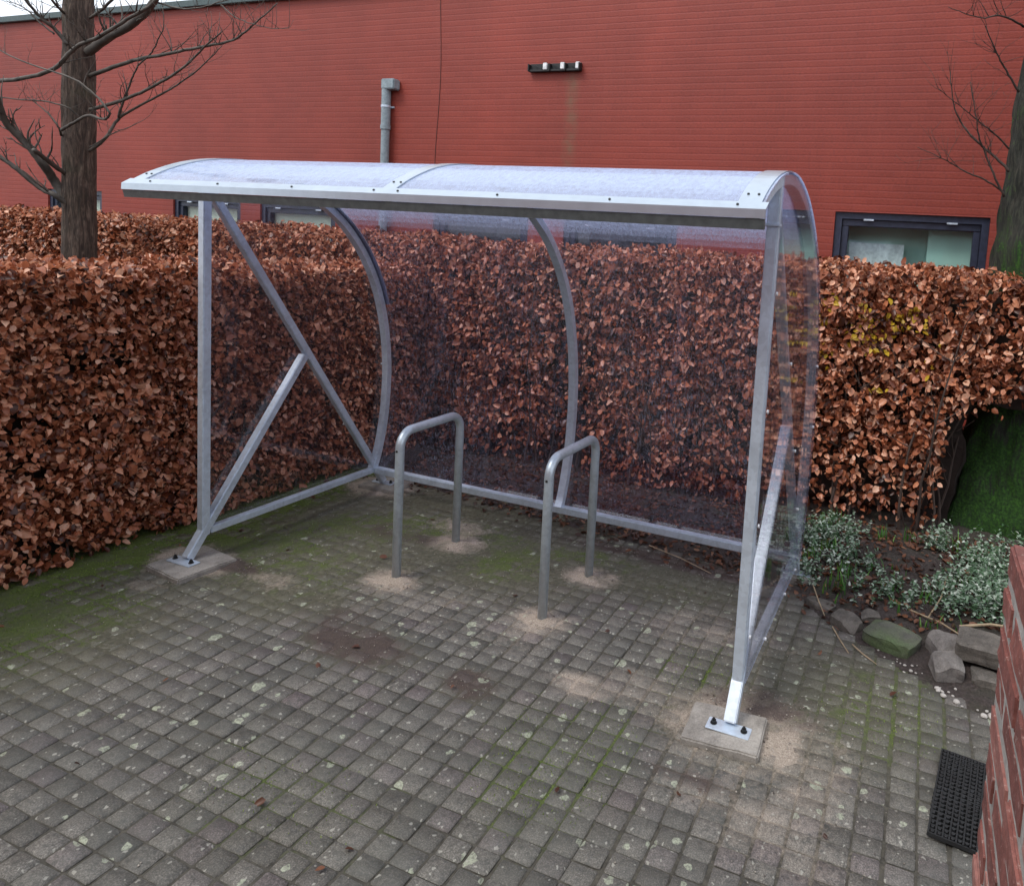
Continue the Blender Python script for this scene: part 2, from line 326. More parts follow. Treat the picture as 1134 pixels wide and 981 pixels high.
# ------------------------------------------------------------ mesh helpers
def obj(name, mesh, m=None, parent=None, smooth=False):
    o = bpy.data.objects.new(name, mesh); COL.objects.link(o)
    if m is not None and not mesh.materials: mesh.materials.append(m)
    if parent is not None: o.parent = parent
    if smooth: mesh.shade_smooth()
    return o
def fin(name, bm, m=None, parent=None, smooth=False, loc=None):
    """one bmesh -> one mesh object; loc moves the origin"""
    bmesh.ops.recalc_face_normals(bm, faces=bm.faces)
    if loc is not None: bmesh.ops.translate(bm, verts=bm.verts, vec=-Vector(loc))
    me = bpy.data.meshes.new(name); bm.to_mesh(me); bm.free()
    o = obj(name, me, m, parent, smooth)
    if loc is not None: o.location = loc
    return o
def tag(o, label=None, cat=None, group=None, kind=None):
    if label: o['label'] = label
    if cat: o['category'] = cat
    if group: o['group'] = group
    if kind: o['kind'] = kind
    return o
def empty(name, loc=(0, 0, 0)):
    o = bpy.data.objects.new(name, None); COL.objects.link(o); o.location = loc; o.empty_display_size = .1; return o
def adopt(root, *parts):
    for p in parts: p.parent = root; p.matrix_parent_inverse = Matrix.Translation(-Vector(root.location))
def box(bm, c, s, rot=None, bev=0):
    r = bmesh.ops.create_cube(bm, size=1); vs = r['verts']
    bmesh.ops.scale(bm, vec=s, verts=vs)
    if bev:
        es = list({e for v in vs for e in v.link_edges}); rr = bmesh.ops.bevel(bm, geom=es, offset=bev, segments=2, affect='EDGES')
        vs = list({v for f in rr['faces'] for v in f.verts} | {v for v in vs if v.is_valid})
    if rot is not None: bmesh.ops.rotate(bm, matrix=rot, verts=vs)
    bmesh.ops.translate(bm, vec=c, verts=vs); return vs
def rectbar(bm, p, q, w, d, side=Vector((1, 0, 0)), bev=.004):
    """rectangular hollow section from p to q; w along 'side', d across"""
    p, q = Vector(p), Vector(q); a = (q-p); ln = a.length; a.normalize(); s = (side - a*side.dot(a)).normalized(); n = a.cross(s)
    M = Matrix((s, n, a)).transposed(); 
    box(bm, (p+q)/2, (w, d, ln), M, bev)
def tube(bm, pts, rad, seg=10, cap=True):
    pts = [Vector(p) for p in pts]; n = len(pts); rings = []
    if isinstance(rad, (int, float)): rad = [rad]*n
    ref = None
    for i, p in enumerate(pts):
        d = (pts[min(i+1, n-1)] - pts[max(i-1, 0)]).normalized()
        if ref is None: ref = Vector((0, 0, 1)) if abs(d.z) < .9 else Vector((1, 0, 0))
        ref = (ref - d*ref.dot(d)).normalized(); s = d.cross(ref)
        rings.append([bm.verts.new(p + (ref*math.cos(2*math.pi*k/seg) + s*math.sin(2*math.pi*k/seg))*rad[i]) for k in range(seg)])
    for a, b2 in zip(rings, rings[1:]):
        for k in range(seg): bm.faces.new((a[k], a[(k+1) % seg], b2[(k+1) % seg], b2[k]))
    if cap: bm.faces.new(rings[0][::-1]); bm.faces.new(rings[-1])
def cyl(bm, c, r, h, seg=12, axis='Z', r2=None):
    rr = bmesh.ops.create_cone(bm, cap_ends=True, segments=seg, radius1=r, radius2=r if r2 is None else r2, depth=h)
    if axis == 'X': bmesh.ops.rotate(bm, matrix=Matrix.Rotation(math.pi/2, 3, 'Y'), verts=rr['verts'])
    if axis == 'Y': bmesh.ops.rotate(bm, matrix=Matrix.Rotation(math.pi/2, 3, 'X'), verts=rr['verts'])
    bmesh.ops.translate(bm, vec=c, verts=rr['verts']); return rr['verts']
def mesh_np(name, verts, faces):
    """verts (n,3), faces (m,k) of equal size"""
    me = bpy.data.meshes.new(name); v = np.asarray(verts, np.float32); f = np.asarray(faces, np.int32); k = f.shape[1]
    me.vertices.add(len(v)); me.vertices.foreach_set('co', v.ravel())
    me.loops.add(f.size); me.loops.foreach_set('vertex_index', f.ravel())
    me.polygons.add(len(f)); me.polygons.foreach_set('loop_start', np.arange(0, f.size, k, dtype=np.int32))
    me.polygons.foreach_set('loop_total', np.full(len(f), k, np.int32)); me.update(calc_edges=True); return me
# numpy value noise, 2-D and 3-D
_tab = rng.random(65536)
def _h(*i):
    x = np.zeros_like(i[0])
    for k, p in zip(i, (73856093, 19349663, 83492791)): x = x ^ (k*p)
    return _tab[(x ^ (x >> 13)) & 65535]
def vnoise(p, sc=1., octv=4, seed=0):
    p = np.asarray(p, float)*sc + seed*17.31; out_ = 0; amp = 1.; tot = 0
    for o in range(octv):
        i = np.floor(p).astype(np.int64); f = p-i; f = f*f*(3-2*f); dim = p.shape[-1]; acc = 0
        for c in range(2**dim):
            w = 1.; idx = []
            for d in range(dim):
                b_ = (c >> d) & 1; idx.append(i[..., d]+b_); w = w*(f[..., d] if b_ else 1-f[..., d])
            acc = acc + w*_h(*idx)
        out_ = out_ + acc*amp; tot += amp; amp *= .5; p = p*2.03+5.7
    return out_/tot
def sstep(a, b_, x): 
    t_ = np.clip((x-a)/(b_-a), 0, 1); return t_*t_*(3-2*t_)

# leaf clouds: every leaf is a small folded blade of six faces
def leaves(name, pos, axis, nrm, length, width, m, parent=None, curl=.25, fold=.3):
    n = len(pos); axis = axis/np.linalg.norm(axis, axis=1)[:, None]
    nrm = nrm - axis*(nrm*axis).sum(1)[:, None]; nrm /= np.linalg.norm(nrm, axis=1)[:, None]+1e-9; s = np.cross(axis, nrm)
    # base, L1, M1, R1, L2, M2, R2, tip  (along, side, up)
    al = np.array([0, .28, .3, .28, .68, .66, .68, 1.]); sd_ = np.array([0, -.46, 0, .46, -.40, 0, .40, 0]); up_ = np.array([0, 1, 0, 1, 1, 0, 1, 0.])
    cu = rng.normal(curl, .42, n)[:, None]; fo = rng.normal(fold, .40, n)[:, None]
    Ln = np.asarray(length)[:, None]; Wd = np.asarray(width)[:, None]
    A = al[None]*Ln; B = sd_[None]*Wd; Cc = up_[None]*fo*Wd*.5 - cu*Ln*(al[None]**2)*.8
    V = pos[:, None, :] + axis[:, None, :]*A[..., None] + s[:, None, :]*B[..., None] + nrm[:, None, :]*Cc[..., None]
    q = np.array([[0, 1, 2, 2], [0, 2, 3, 3]])
    fq = np.array([[1, 4, 5, 2], [2, 5, 6, 3]]); ft = np.array([[0, 1, 2], [0, 2, 3], [4, 7, 5], [5, 7, 6]])
    base = (np.arange(n)*8)[:, None, None]
    quads = (fq[None]+base).reshape(-1, 4); tris = (ft[None]+base).reshape(-1, 3)
    me = bpy.data.meshes.new(name); v = V.reshape(-1, 3).astype(np.float32)
    me.vertices.add(len(v)); me.vertices.foreach_set('co', v.ravel())
    loops = np.concatenate([quads.ravel(), tris.ravel()]).astype(np.int32); me.loops.add(len(loops)); me.loops.foreach_set('vertex_index', loops)
    tot = np.concatenate([np.full(len(quads), 4), np.full(len(tris), 3)]).astype(np.int32); st = np.concatenate([[0], np.cumsum(tot)[:-1]]).astype(np.int32)
    me.polygons.add(len(tot)); me.polygons.foreach_set('loop_start', st); me.polygons.foreach_set('loop_total', tot)
    me.update(calc_edges=True); me.shade_smooth()
    return obj(name, me, m, parent)

# ------------------------------------------------------------ ground, paving, soil
SL, SD, ZB, FA, HT = 3.0, 1.242, 0.157, 0.111, 2.034      # shelter length, depth, rail height, front foot reach, diagonal top
CC = ZB*SD/(HT-ZB)
BED = [(2.2, 1.30), (2.95, 1.24), (3.05, 1.12), (3.18, .96), (3.47, .74), (3.77, .54), (4.02, .42), (4.6, .20), (5.6, -.2)]
def bed_y(x):
    xs = np.array([p[0] for p in BED]); ys = np.array([p[1] for p in BED]); return np.interp(x, np.r_[-20, -1, 0.0, 1.0, xs], np.r_[1.6, 1.6, 1.48, 1.36, ys])
def blobs(x, y, L_):
    r = np.zeros_like(x)
    for (bx, by, rx, ry, a) in L_: r = np.maximum(r, a*np.exp(-(((x-bx)/rx)**2+((y-by)/ry)**2)**1.3))
    return r
def masks(x, y):
    p = np.stack([x, y], -1); n = vnoise(p, 5, 5, 1); n2 = vnoise(p, 2.2, 4, 2); n3 = vnoise(p, 14, 4, 3)
    sand = blobs(x, y, [(1.05, .27, .17, .12, 1.), (1.05, .79, .17, .13, 1.), (1.94, .27, .17, .12, 1.), (1.94, .79, .18, .12, .9), (3.06, -.06, .36, .26, 1.), (2.62, .0, .3, .16, .4), (3.0, -.42, .25, .12, .35), (3.35, -.15, .22, .25, .4),
                        (-.02, -.06, .25, .17, 1.), (.02, -.33, .16, .07, .6), (2.36, -.08, .16, .08, .85), (0, SD+.08, .3, .2, .9), (.9, 1.0, .25, .12, .55), (3.25, -.4, .3, .3, .5), (2.75, .55, .5, .3, .35), (1.5, .15, .8, .35, .3), (.55, -.02, .2, .09, .5)])
    sand = np.clip(sand*(.15+1.5*n3)*(.5+1.0*n), 0, 1)
    moss = np.clip(1.25*sstep(.15, -.45, x)*sstep(-1.5, -.4, y+.6*n) + .0, 0, 1)
    moss = np.maximum(moss, blobs(x, y, [(.95, .95, .5, .2, .85), (1.45, .72, .28, .3, .75), (.5, .75, .5, .4, .55), (1.9, .98, .5, .16, .6), (2.5, .85, .5, .25, .35), (.1, .3, .5, .5, .5), (3.5, .3, .5, .5, .5), (-.3, -1.2, .4, .7, .55), (2.45, -.42, .32, .45, .8), (1.75, -.95, .5, .3, .55), (-.2, -.75, .6, .5, .8), (.5, .2, .6, .4, .6), (2.75, .2, .25, .4, .7)]))
    moss = np.clip(moss*(.25+1.5*n2), 0, 1)*(1-sand)
    dark = blobs(x, y, [(1.33, -.26, .26, .13, 1.), (1.15, -.14, .16, .12, .7), (1.93, -.28, .13, .10, .9), (3.1, .12, .3, .14, .6), (.22, .02, .16, .07, .8), (2.95, -.38, .2, .05, .5), (2.4, 1.2, .9, .1, .8), (.6, .75, .5, .14, .5)])
    dark = np.clip(dark*(2.2*n3*(.4+1.2*n)), 0, 1)
    cover = np.clip(sstep(1.8, .0, x-.55*y+1.0*(n2-.5))*sstep(-1.25, .25, y+1.2*(n-.5)), 0, 1)*(.8+.9*(n3-.45))
    cover = np.maximum(cover, blobs(x, y, [(1.3, .8, .9, .5, .95), (2.2, .95, .9, .3, .8), (3.35, .35, .45, .5, .6), (3.05, -.05, .33, .22, .7), (1.33, -.26, .33, .18, .6), (1.93, -.28, .17, .14, .5)]))
    cover = np.maximum(cover, sstep(.0, -.4, x)*.9)
    cover = np.maximum(cover, np.clip(blobs(x, y, [(-.15, -.75, .75, .5, .95), (-.3, -1.4, .4, .5, .8), (.6, -.05, .5, .3, .8)])*(.5+1.0*n), 0, 1))
    return sand, moss, dark, cover
def setmask(me, x, y, extra=None):
    s, mo, d, c = masks(x, y); a = me.color_attributes.new('mask', 'FLOAT_COLOR', 'POINT')
    a.data.foreach_set('color', np.stack([s, mo, d, c], -1).astype(np.float32).ravel())

# wide soil sheet to the horizon
bm = bmesh.new(); bmesh.ops.create_grid(bm, x_segments=2, y_segments=2, size=120); bmesh.ops.translate(bm, vec=(0, 0, -.05), verts=bm.verts)
tag(fin('ground', bm, SOIL), kind='structure')
# dirt sheet filling the joints and lying over the pavers where it has gathered
gx = np.arange(-1.2, 5.7, .014); gy = np.arange(-3.6, 1.75, .014); GX, GY = np.meshgrid(gx, gy); s, mo, d, c = masks(GX, GY)
P2 = np.stack([GX, GY], -1); fn = vnoise(P2, 26, 4, 5); f2 = vnoise(P2, 7, 3, 6); f3 = vnoise(P2, 60, 2, 9)
Z = -.0075 + .0035*(f2-.5) + .004*(f3-.5) + (c**1.1)*(.0098 + .012*(fn-.5)) + s*.006*(fn+.3) + d*.007*fn + .05*blobs(GX, GY, [(1.05, .29, .07, .06, .35), (1.05, .79, .06, .05, .3), (1.94, .29, .07, .06, .35), (1.94, .79, .06, .05, .3)])*(.5+fn)
ny, nx = GX.shape; idx = np.arange(nx*ny).reshape(ny, nx)
F = np.stack([idx[:-1, :-1], idx[:-1, 1:], idx[1:, 1:], idx[1:, :-1]], -1).reshape(-1, 4)
me = mesh_np('paving_dirt', np.stack([GX, GY, Z], -1).reshape(-1, 3), F); setmask(me, GX.ravel(), GY.ravel()); me.shade_smooth()
tag(obj('paving_dirt', me, DIRT), kind='structure')
# the pavers
PX, PY = .0975, .0775; X0, Y0 = 2.421, -.751
V_, F_, T_ = [], [], []
for i in range(-33, 33):
    colj = rng.normal(0, .0012)
    for j in range(-38, 32):
        x0 = X0 + i*PX; y0 = Y0 + j*PY; cxp, cyp = x0+PX/2, y0+PY/2
        if cyp > bed_y(cxp) + .02 or cxp < -.62: continue
        jx = .0034 + abs(rng.normal(0, .0012)); jy = .0014 + abs(rng.normal(0, .0008))
        hx, hy = PX/2-jx, PY/2-jy; z = rng.normal(0, .0012); tx, ty = rng.normal(0, .013, 2); ro = rng.normal(0, .012); ox, oy = rng.normal(0, .001, 2)
        bv = .0055; us = (-hx, -hx+bv, hx-bv, hx); vs = (-hy, -hy+bv, hy-bv, hy); base = len(V_)
        for a in range(4):
            for b_ in range(4):
                u, v = us[b_], vs[a]; e = a in (0, 3) or b_ in (0, 3); corner = a in (0, 3) and b_ in (0, 3)
                if corner: u *= .94; v *= .94
                u2 = u*math.cos(ro)-v*math.sin(ro) + rng.normal(0, .0007); v2 = u*math.sin(ro)+v*math.cos(ro) + rng.normal(0, .0007)
                V_.append((cxp+ox+u2+colj, cyp+oy+v2, z + tx*u + ty*v - (.0065 if e else 0)))
        for a in range(3):
            for b_ in range(3): q = base+a*4+b_; F_.append((q, q+1, q+5, q+4))
        q = len(V_)
        for (u, v) in ((-hx, -hy), (hx, -hy), (hx, hy), (-hx, hy)): V_.append((cxp+ox+u, cyp+oy+v, -.035))
        c4 = (base, base+3, base+15, base+12)
        for k in range(4): F_.append((c4[k], c4[(k+1) % 4], q+(k+1) % 4, q+k)[::-1])
        T_ += [(random.random(),)*1 for _ in range(1)]*20; T_[-20:] = [(rng.random() if _ == 0 else T_[-20][0],) for _ in range(20)]
V_ = np.array(V_); me = mesh_np('paving', V_, np.array(F_)); setmask(me, V_[:, 0], V_[:, 1])
npv = len(V_)//20; tone = np.repeat(rng.random((npv, 3)), 20, 0); a = me.color_attributes.new('tone', 'FLOAT_COLOR', 'POINT'); a.data.foreach_set('color', np.c_[tone, np.ones(len(tone))].astype(np.float32).ravel())
tag(obj('paving', me, PAVER), kind='structure')
bm = bmesh.new(); bmesh.ops.create_grid(bm, x_segments=1, y_segments=1, size=1); bmesh.ops.scale(bm, vec=(7, 5.2, 1), verts=bm.verts); bmesh.ops.translate(bm, vec=(6.0, -8.82, -.004), verts=bm.verts)
tag(fin('pavement', bm, m_conc('plain_pavement', (.07, .065, .06), (.16, .15, .138))), kind='structure')
# planting bed: raised soil to the right and behind the shelter
gx = np.arange(-1.2, 6.2, .02); gy = np.arange(0., 4.4, .02); GX, GY = np.meshgrid(gx, gy); P2 = np.stack([GX, GY], -1)
dd = GY - bed_y(GX) - .05*(vnoise(P2, 6, 4, 7)-.5)
hn = vnoise(P2, 9, 5, 8); h2 = vnoise(P2, 34, 4, 4)
right = sstep(2.6, 3.4, GX)
Z = np.where(dd > 0, -.004 + sstep(0, .5, dd)*(.02+.05*right) + sstep(0, .1, dd)*(.035*(hn-.4)+.02*(h2-.5)), -.03 + np.clip(dd, -.3, 0)*.15)
Z += .07*np.exp(-(((GX-3.6)/.3)**2+((GY-1.75)/.22)**2))
ny, nx = GX.shape; idx = np.arange(nx*ny).reshape(ny, nx); F = np.stack([idx[:-1, :-1], idx[:-1, 1:], idx[1:, 1:], idx[1:, :-1]], -1).reshape(-1, 4)
keep = (dd.ravel()[F] > -.12).all(1)
me = mesh_np('garden_soil', np.stack([GX, GY, Z], -1).reshape(-1, 3), F[keep]); me.shade_smooth(); tag(obj('garden_soil', me, SOIL), kind='structure')
def soil_z(x, y):
    xi = int(np.clip(round((x+1.2)/.02), 0, nx-1)); yi = int(np.clip(round(y/.02), 0, ny-1)); return max(float(Z[yi, xi]), 0.0) if dd[yi, xi] > 0 else 0.0

# ------------------------------------------------------------ building
YW = 4.1
bld = empty('brick_building', (-3.5, YW, 0)); tag(bld, 'long red painted brick building behind the hedges with low windows', 'building')
ZT = 4.63
WINS = [(2.70, 4.03, 2.302), (-.17, 1.14, 2.115), (-1.89, -.61, 2.125), (-4.63, -3.36, 2.12), (-6.26, -4.98, 2.14), (-9.0, -7.76, 2.16)]
WZ0 = .95
bm = bmesh.new(); xs = [-16.]
for (a_, b_, zt) in sorted(WINS): xs += [a_, b_]
xs.append(9.)
TH = .3
srt = sorted(WINS)
edges = [-16.] + [x for w in srt for x in w[:2]] + [9.]
for k in range(0, len(edges), 2): box(bm, ((edges[k]+edges[k+1])/2, TH/2, ZT/2), (edges[k+1]-edges[k], TH, ZT))
for (a_, b_, zt) in srt:
    box(bm, ((a_+b_)/2, TH/2, (zt+ZT)/2), (b_-a_, TH, ZT-zt)); box(bm, ((a_+b_)/2, TH/2, WZ0/2), (b_-a_, TH, WZ0))
bmesh.ops.remove_doubles(bm, verts=bm.verts, dist=1e-5)
w = fin('wall', bm, REDWALL); w.location = (0, YW, 0); adopt(bld, w)
bm = bmesh.new(); box(bm, (-3.5, YW+4.0, ZT/2), (25., .25, ZT)); box(bm, (-15.9, YW+2.1, ZT/2), (.25, 3.6, ZT)); box(bm, (8.9, YW+2.1, ZT/2), (.25, 3.6, ZT)); o = fin('outer_wall', bm, REDWALL); adopt(bld, o)
bm = bmesh.new(); box(bm, (-3.5, YW+2.1, ZT+.04), (25.1, 4.3, .06)); o = fin('flat_roof', bm, FASCIA); adopt(bld, o)
bm = bmesh.new(); box(bm, (-3.5, YW-.03, ZT+.035), (25.2, .06, .085), bev=.006); o = fin('roof_edge', bm, FASCIA); adopt(bld, o)
bm = bmesh.new(); tube(bm, [(-1.868-.02*math.sin(z*3), YW-.002, z) for z in np.linspace(0, ZT, 30)], .004, 6); o = fin('expansion_joint', bm, m_simple('joint_sealant', (.09, .03, .025), .8, bmp=0)); adopt(bld, o)
for k, (a_, b_, zt) in enumerate(WINS):
    yf = YW+.07; f = .062; bm = bmesh.new()
    for (cx, cz, sx_, sz_) in (((a_+b_)/2, zt-f/2, b_-a_-.004, f), ((a_+b_)/2, WZ0+f/2, b_-a_-.004, f), (a_+f/2+.002, (zt+WZ0)/2, f, zt-WZ0-2*f), (b_-f/2-.002, (zt+WZ0)/2, f, zt-WZ0-2*f)):
        box(bm, (cx, yf, cz), (sx_, .09, sz_))
    win = fin('window', bm, FRAMEBLUE, bld); win.matrix_parent_inverse = Matrix.Translation(-Vector(bld.location))
    bm = bmesh.new(); a2, b2_, z2, g_ = a_+f+.004, b_-f-.004, zt-f-.004, .06
    for (cx, cz, sx_, sz_) in (((a2+b2_)/2, z2-g_/2, b2_-a2, g_), ((a2+b2_)/2, WZ0+f+g_/2, b2_-a2, g_), (a2+g_/2, (z2+WZ0)/2+.03, g_, z2-WZ0-f-2*g_), (b2_-g_/2, (z2+WZ0)/2+.03, g_, z2-WZ0-f-2*g_)):
        box(bm, (cx, yf+.012, cz), (sx_, .07, sz_), bev=.006)
    sash = fin('sash', bm, FRAMEBLUE, win)
    for hx in ((a2*.8+b2_*.2), (a2*.2+b2_*.8)):
        bm = bmesh.new(); box(bm, (hx, yf-.052, zt-f-.004), (.09, .012, .016), bev=.002); fin('hinge', bm, GALV, win)
    bm = bmesh.new(); box(bm, ((a_+b_)/2, yf+.02, (zt+WZ0)/2), (b_-a_-2*f-g_, .012, zt-WZ0-2*f-g_)); fin('pane', bm, WINGLASS, win)
    if k == 0:
        bm = bmesh.new(); box(bm, ((a_+b_)/2, YW+.34, 1.7), (1.6, .02, 1.9)); fin('curtain', bm, GREENPALE, win)
        bm = bmesh.new()
        box(bm, (a_+.38, YW+.22, 1.6), (.5, .012, .86)); fin('notice_board', bm, WHITEP, win)
        bm = bmesh.new(); box(bm, ((a_+b_)/2+.38, YW+.2, 1.7), (.42, .02, 1.4)); fin('blind', bm, GREENPALE, win)
    elif k in (3, 4, 5):
        bm = bmesh.new(); box(bm, ((a_+b_)/2, YW+.135, (zt+WZ0)/2), (b_-a_-.1, .008, zt-WZ0-.1)); fin('blind', bm, CREAM, win)
    else:
        bm = bmesh.new(); box(bm, ((a_+b_)/2, YW+.28, (zt+WZ0)/2), (b_-a_-.02, .008, zt-WZ0)); fin('blind', bm, DARKROOM, win)
bm = bmesh.new(); tube(bm, [(-2.565, YW-.06, z) for z in (0, 1.5, 3.05)], .047, 20); tube(bm, [(-2.565, YW-.06, z) for z in (3.06, 3.3, 3.56)], .052, 20); tube(bm, [(-2.565, YW-.06, z) for z in (3.035, 3.085)], .057, 20)
box(bm, (-2.51, YW-.058, 3.55), (.19, .112, .12), bev=.012)
o = fin('downpipe', bm, PIPE, smooth=False); adopt(bld, o)
for z in (1.4, 2.45, 3.3):
    bm = bmesh.new(); tube(bm, [(-2.565, YW-.06, z-.012), (-2.565, YW-.06, z+.012)], .056, 20); box(bm, (-2.565, YW-.012, z), (.15, .02, .02)); o = fin('pipe_clip', bm, GALV); adopt(bld, o)
# bracket rail fixed to the wall
bz = 3.695; br = empty('wall_bracket', (-.35, YW, bz)); tag(br, 'black metal rail with three pale clips high on the red brick wall', 'bracket')
bm = bmesh.new(); box(bm, (-.35, YW-.03, bz-.035), (.62, .05, .022), bev=.003); box(bm, (-.35, YW-.012, bz), (.62, .015, .085), bev=.003)
for x in (-.655, -.4, -.21, -.045): box(bm, (x, YW-.04, bz-.005), (.014, .06, .075), bev=.002)
for x0_, x1_ in ((-.6, -.5), (-.37, -.27), (-.16, -.08)): rectbar(bm, (x0_, YW-.045, bz+.03), (x1_, YW-.045, bz-.02), .02, .008, Vector((0, 1, 0)), .001)
o = fin('rail', bm, RUBBER); adopt(br, o)
for x in (-.455, -.245, -.065):
    bm = bmesh.new(); box(bm, (x, YW-.05, bz+.006), (.048, .03, .07), bev=.005); o = fin('clip', bm, WHITEP); adopt(br, o)

# wall added behind the camera: blocks open sky from reflecting in the clear sheets
fw = bpy.data.objects.new('added_facing_wall', None); COL.objects.link(fw); fw.location = (1.5, -5.9, 0); tag(fw, 'red brick wall added behind the viewpoint so the clear sheets mirror it instead of open sky', 'brick wall')
bm = bmesh.new(); box(bm, (1.5, -6.0, 2.2), (13., .3, 4.4)); o = fin('wall', bm, REDWALL); adopt(fw, o)
for x in (-2.5, .3, 3.1):
    bm = bmesh.new(); box(bm, (x, -5.84, 1.6), (1.5, .05, 1.3), bev=.01); o = fin('window_frame', bm, FRAMEBLUE); adopt(fw, o)
    bm = bmesh.new(); box(bm, (x, -5.812, 1.6), (1.36, .01, 1.16)); o = fin('pane', bm, DARKROOM); adopt(fw, o)
bm = bmesh.new(); box(bm, (1.5, -5.98, 4.43), (13.1, .4, .06)); o = fin('coping', bm, FASCIA); adopt(fw, o)

# ------------------------------------------------------------ hedges
def hedge_leaves(face, n, depth_amp, name, root, size=(.026, .045), m=BEECH, dens=None, hang=.55):
    """face(u, v) -> point, outward normal ; sampled with depth"""
    u, v = rng.random(n), rng.random(n); p, nn = face(u, v)
    lump = (vnoise(p, 3.2, 3, 11)-.5)*depth_amp*1.9 + (vnoise(p, 11, 2, 12)-.5)*depth_amp*.9
    dep = rng.gamma(1.3, .035, n)
    if dens is not None:
        k = rng.random(n) < dens(p); p, nn, lump, dep = p[k], nn[k], lump[k], dep[k]
    gap = vnoise(p, 8.5, 3, 13); k = (gap < .61) | (rng.random(len(p)) < .3); p, nn, lump, dep = p[k], nn[k], lump[k], dep[k]
    p = p + nn*(lump-dep)[:, None] + rng.normal(0, .008, p.shape); n = len(p)
    ax = rng.normal(0, .55, (n, 3)) + np.array([0, 0, -hang]) + nn*.35
    no = nn*1.1 + np.array([0, 0, .35]) + rng.normal(0, .7, (n, 3))
    ln = rng.uniform(*size, n)*np.exp(rng.normal(0, .18, n))
    return leaves(name, p, ax, no, ln, ln*rng.uniform(.60, .86, n), m, root, .3, .35)
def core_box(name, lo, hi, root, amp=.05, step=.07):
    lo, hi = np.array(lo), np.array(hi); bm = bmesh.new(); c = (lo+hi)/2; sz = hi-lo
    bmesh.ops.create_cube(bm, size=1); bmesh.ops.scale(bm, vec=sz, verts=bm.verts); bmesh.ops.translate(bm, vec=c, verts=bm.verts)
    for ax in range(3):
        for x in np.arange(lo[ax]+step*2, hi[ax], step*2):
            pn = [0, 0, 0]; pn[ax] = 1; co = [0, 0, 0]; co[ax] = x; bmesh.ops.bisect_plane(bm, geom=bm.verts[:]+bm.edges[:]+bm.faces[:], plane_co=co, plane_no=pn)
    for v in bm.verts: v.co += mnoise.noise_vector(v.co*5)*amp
    return fin(name, bm, CORE, root)  # solid dark block, stands in for the shaded hedge interior
def twigs(name, starts, root, m=TWIG, h=(.5, 1.5), n2=3):
    bm = bmesh.new()
    for (x, y) in starts:
        p = Vector((x, y, 0)); pts = [p.copy()]; H = random.uniform(*h); d = Vector((random.uniform(-.2, .2), random.uniform(-.1, .1), 1))
        k = 7
        for i in range(k): d += Vector((random.uniform(-.2, .2), random.uniform(-.15, .15), 0)); d.normalize(); p = p + d*H/k; pts.append(p.copy())
        r = random.uniform(.006, .014); tube(bm, pts, [r*(1-.7*i/k) for i in range(k+1)], 5)
        for _ in range(n2):
            q = random.choice(pts[2:]).copy(); dd_ = Vector((random.uniform(-1, 1), random.uniform(-.9, .4), random.uniform(.1, .8))).normalized(); qq = [q.copy()]
            for i in range(4): dd_ += Vector((random.uniform(-.3, .3), random.uniform(-.3, .3), random.uniform(-.1, .3))); dd_.normalize(); q = q+dd_*.07; qq.append(q.copy())
            tube(bm, qq, [.004, .0035, .003, .0025, .0015], 4)
    return fin(name, bm, m, root)
# left hedge, running front to back beside the shelter
LX, LZ = -.47, 1.56
lh = empty('beech_hedge', (-.85, -.8, 0)); tag(lh, 'near clipped beech hedge with brown leaves left of the shelter, along the mossy paving', 'hedge', 'beech hedges')
def f_left(u, v): 
    y = -3.6 + u*5.9; z = .03 + v*(LZ-.06); x = LX + .05*v + 0*u; return np.stack([x, y, z], 1), np.tile([1., 0, .08], (len(u), 1))
def f_top(u, v):
    y = -3.6 + u*5.9; x = -1.22 + v*.80; return np.stack([x, y, LZ + 0*u], 1), np.tile([0, 0, 1.], (len(u), 1))
def f_far(u, v):
    y = -3.6 + u*5.9; z = .1 + v*(LZ-.1); return np.stack([-1.25+0*u, y, z], 1), np.tile([-1., 0, 0], (len(u), 1))
def f_end(u, v):
    x = -1.2 + u*.75; z = .05 + v*(LZ-.1); return np.stack([x, -3.62+0*u, z], 1), np.tile([0, -1., 0], (len(u), 1))
parts = [hedge_leaves(f_left, 68000, .07, 'foliage', None), hedge_leaves(f_top, 19000, .05, 'top_foliage', None, hang=.1), hedge_leaves(f_far, 6000, .07, 'back_foliage', None, size=(.05, .08)), hedge_leaves(f_end, 2500, .07, 'end_foliage', None, size=(.05, .08))]
core = core_box('shade_core', (-1.1, -3.45, .04), (-.66, 2.2, 1.42), None)
tw = twigs('stems', [(random.uniform(-.75, -.5), random.uniform(-3.3, 2.1)) for _ in range(45)], None, h=(.4, 1.5))
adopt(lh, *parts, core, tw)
# rear hedge, taller, running behind the shelter
RY, RZ = 2.25, 1.82
rh = empty('beech_hedge', (-1.5, 2.6, 0)); tag(rh, 'taller brown beech hedge running behind the shelter in front of the building', 'hedge', 'beech hedges')
XR = 4.42
def f_rear(u, v):
    x = -9. + u*(XR+9.); z = .05 + v*(RZ-.08); return np.stack([x, RY+.03*v-.02*z, z], 1), np.tile([0, -1., .08], (len(u), 1))
def f_rtop(u, v):
    x = -9. + u*(XR+9.); y = RY + v*.75; return np.stack([x, y, RZ+0*u], 1), np.tile([0, 0, 1.], (len(u), 1))
def f_rback(u, v):
    x = -9. + u*(XR+9.); z = .3+v*(RZ-.3); return np.stack([x, RY+.78+0*u, z], 1), np.tile([0, 1., 0], (len(u), 1))
def f_rend(u, v):
    y = RY+u*.7; z = 1.0+v*(RZ-1.05); return np.stack([XR+0*u, y, z], 1), np.tile([1., 0, 0], (len(u), 1))
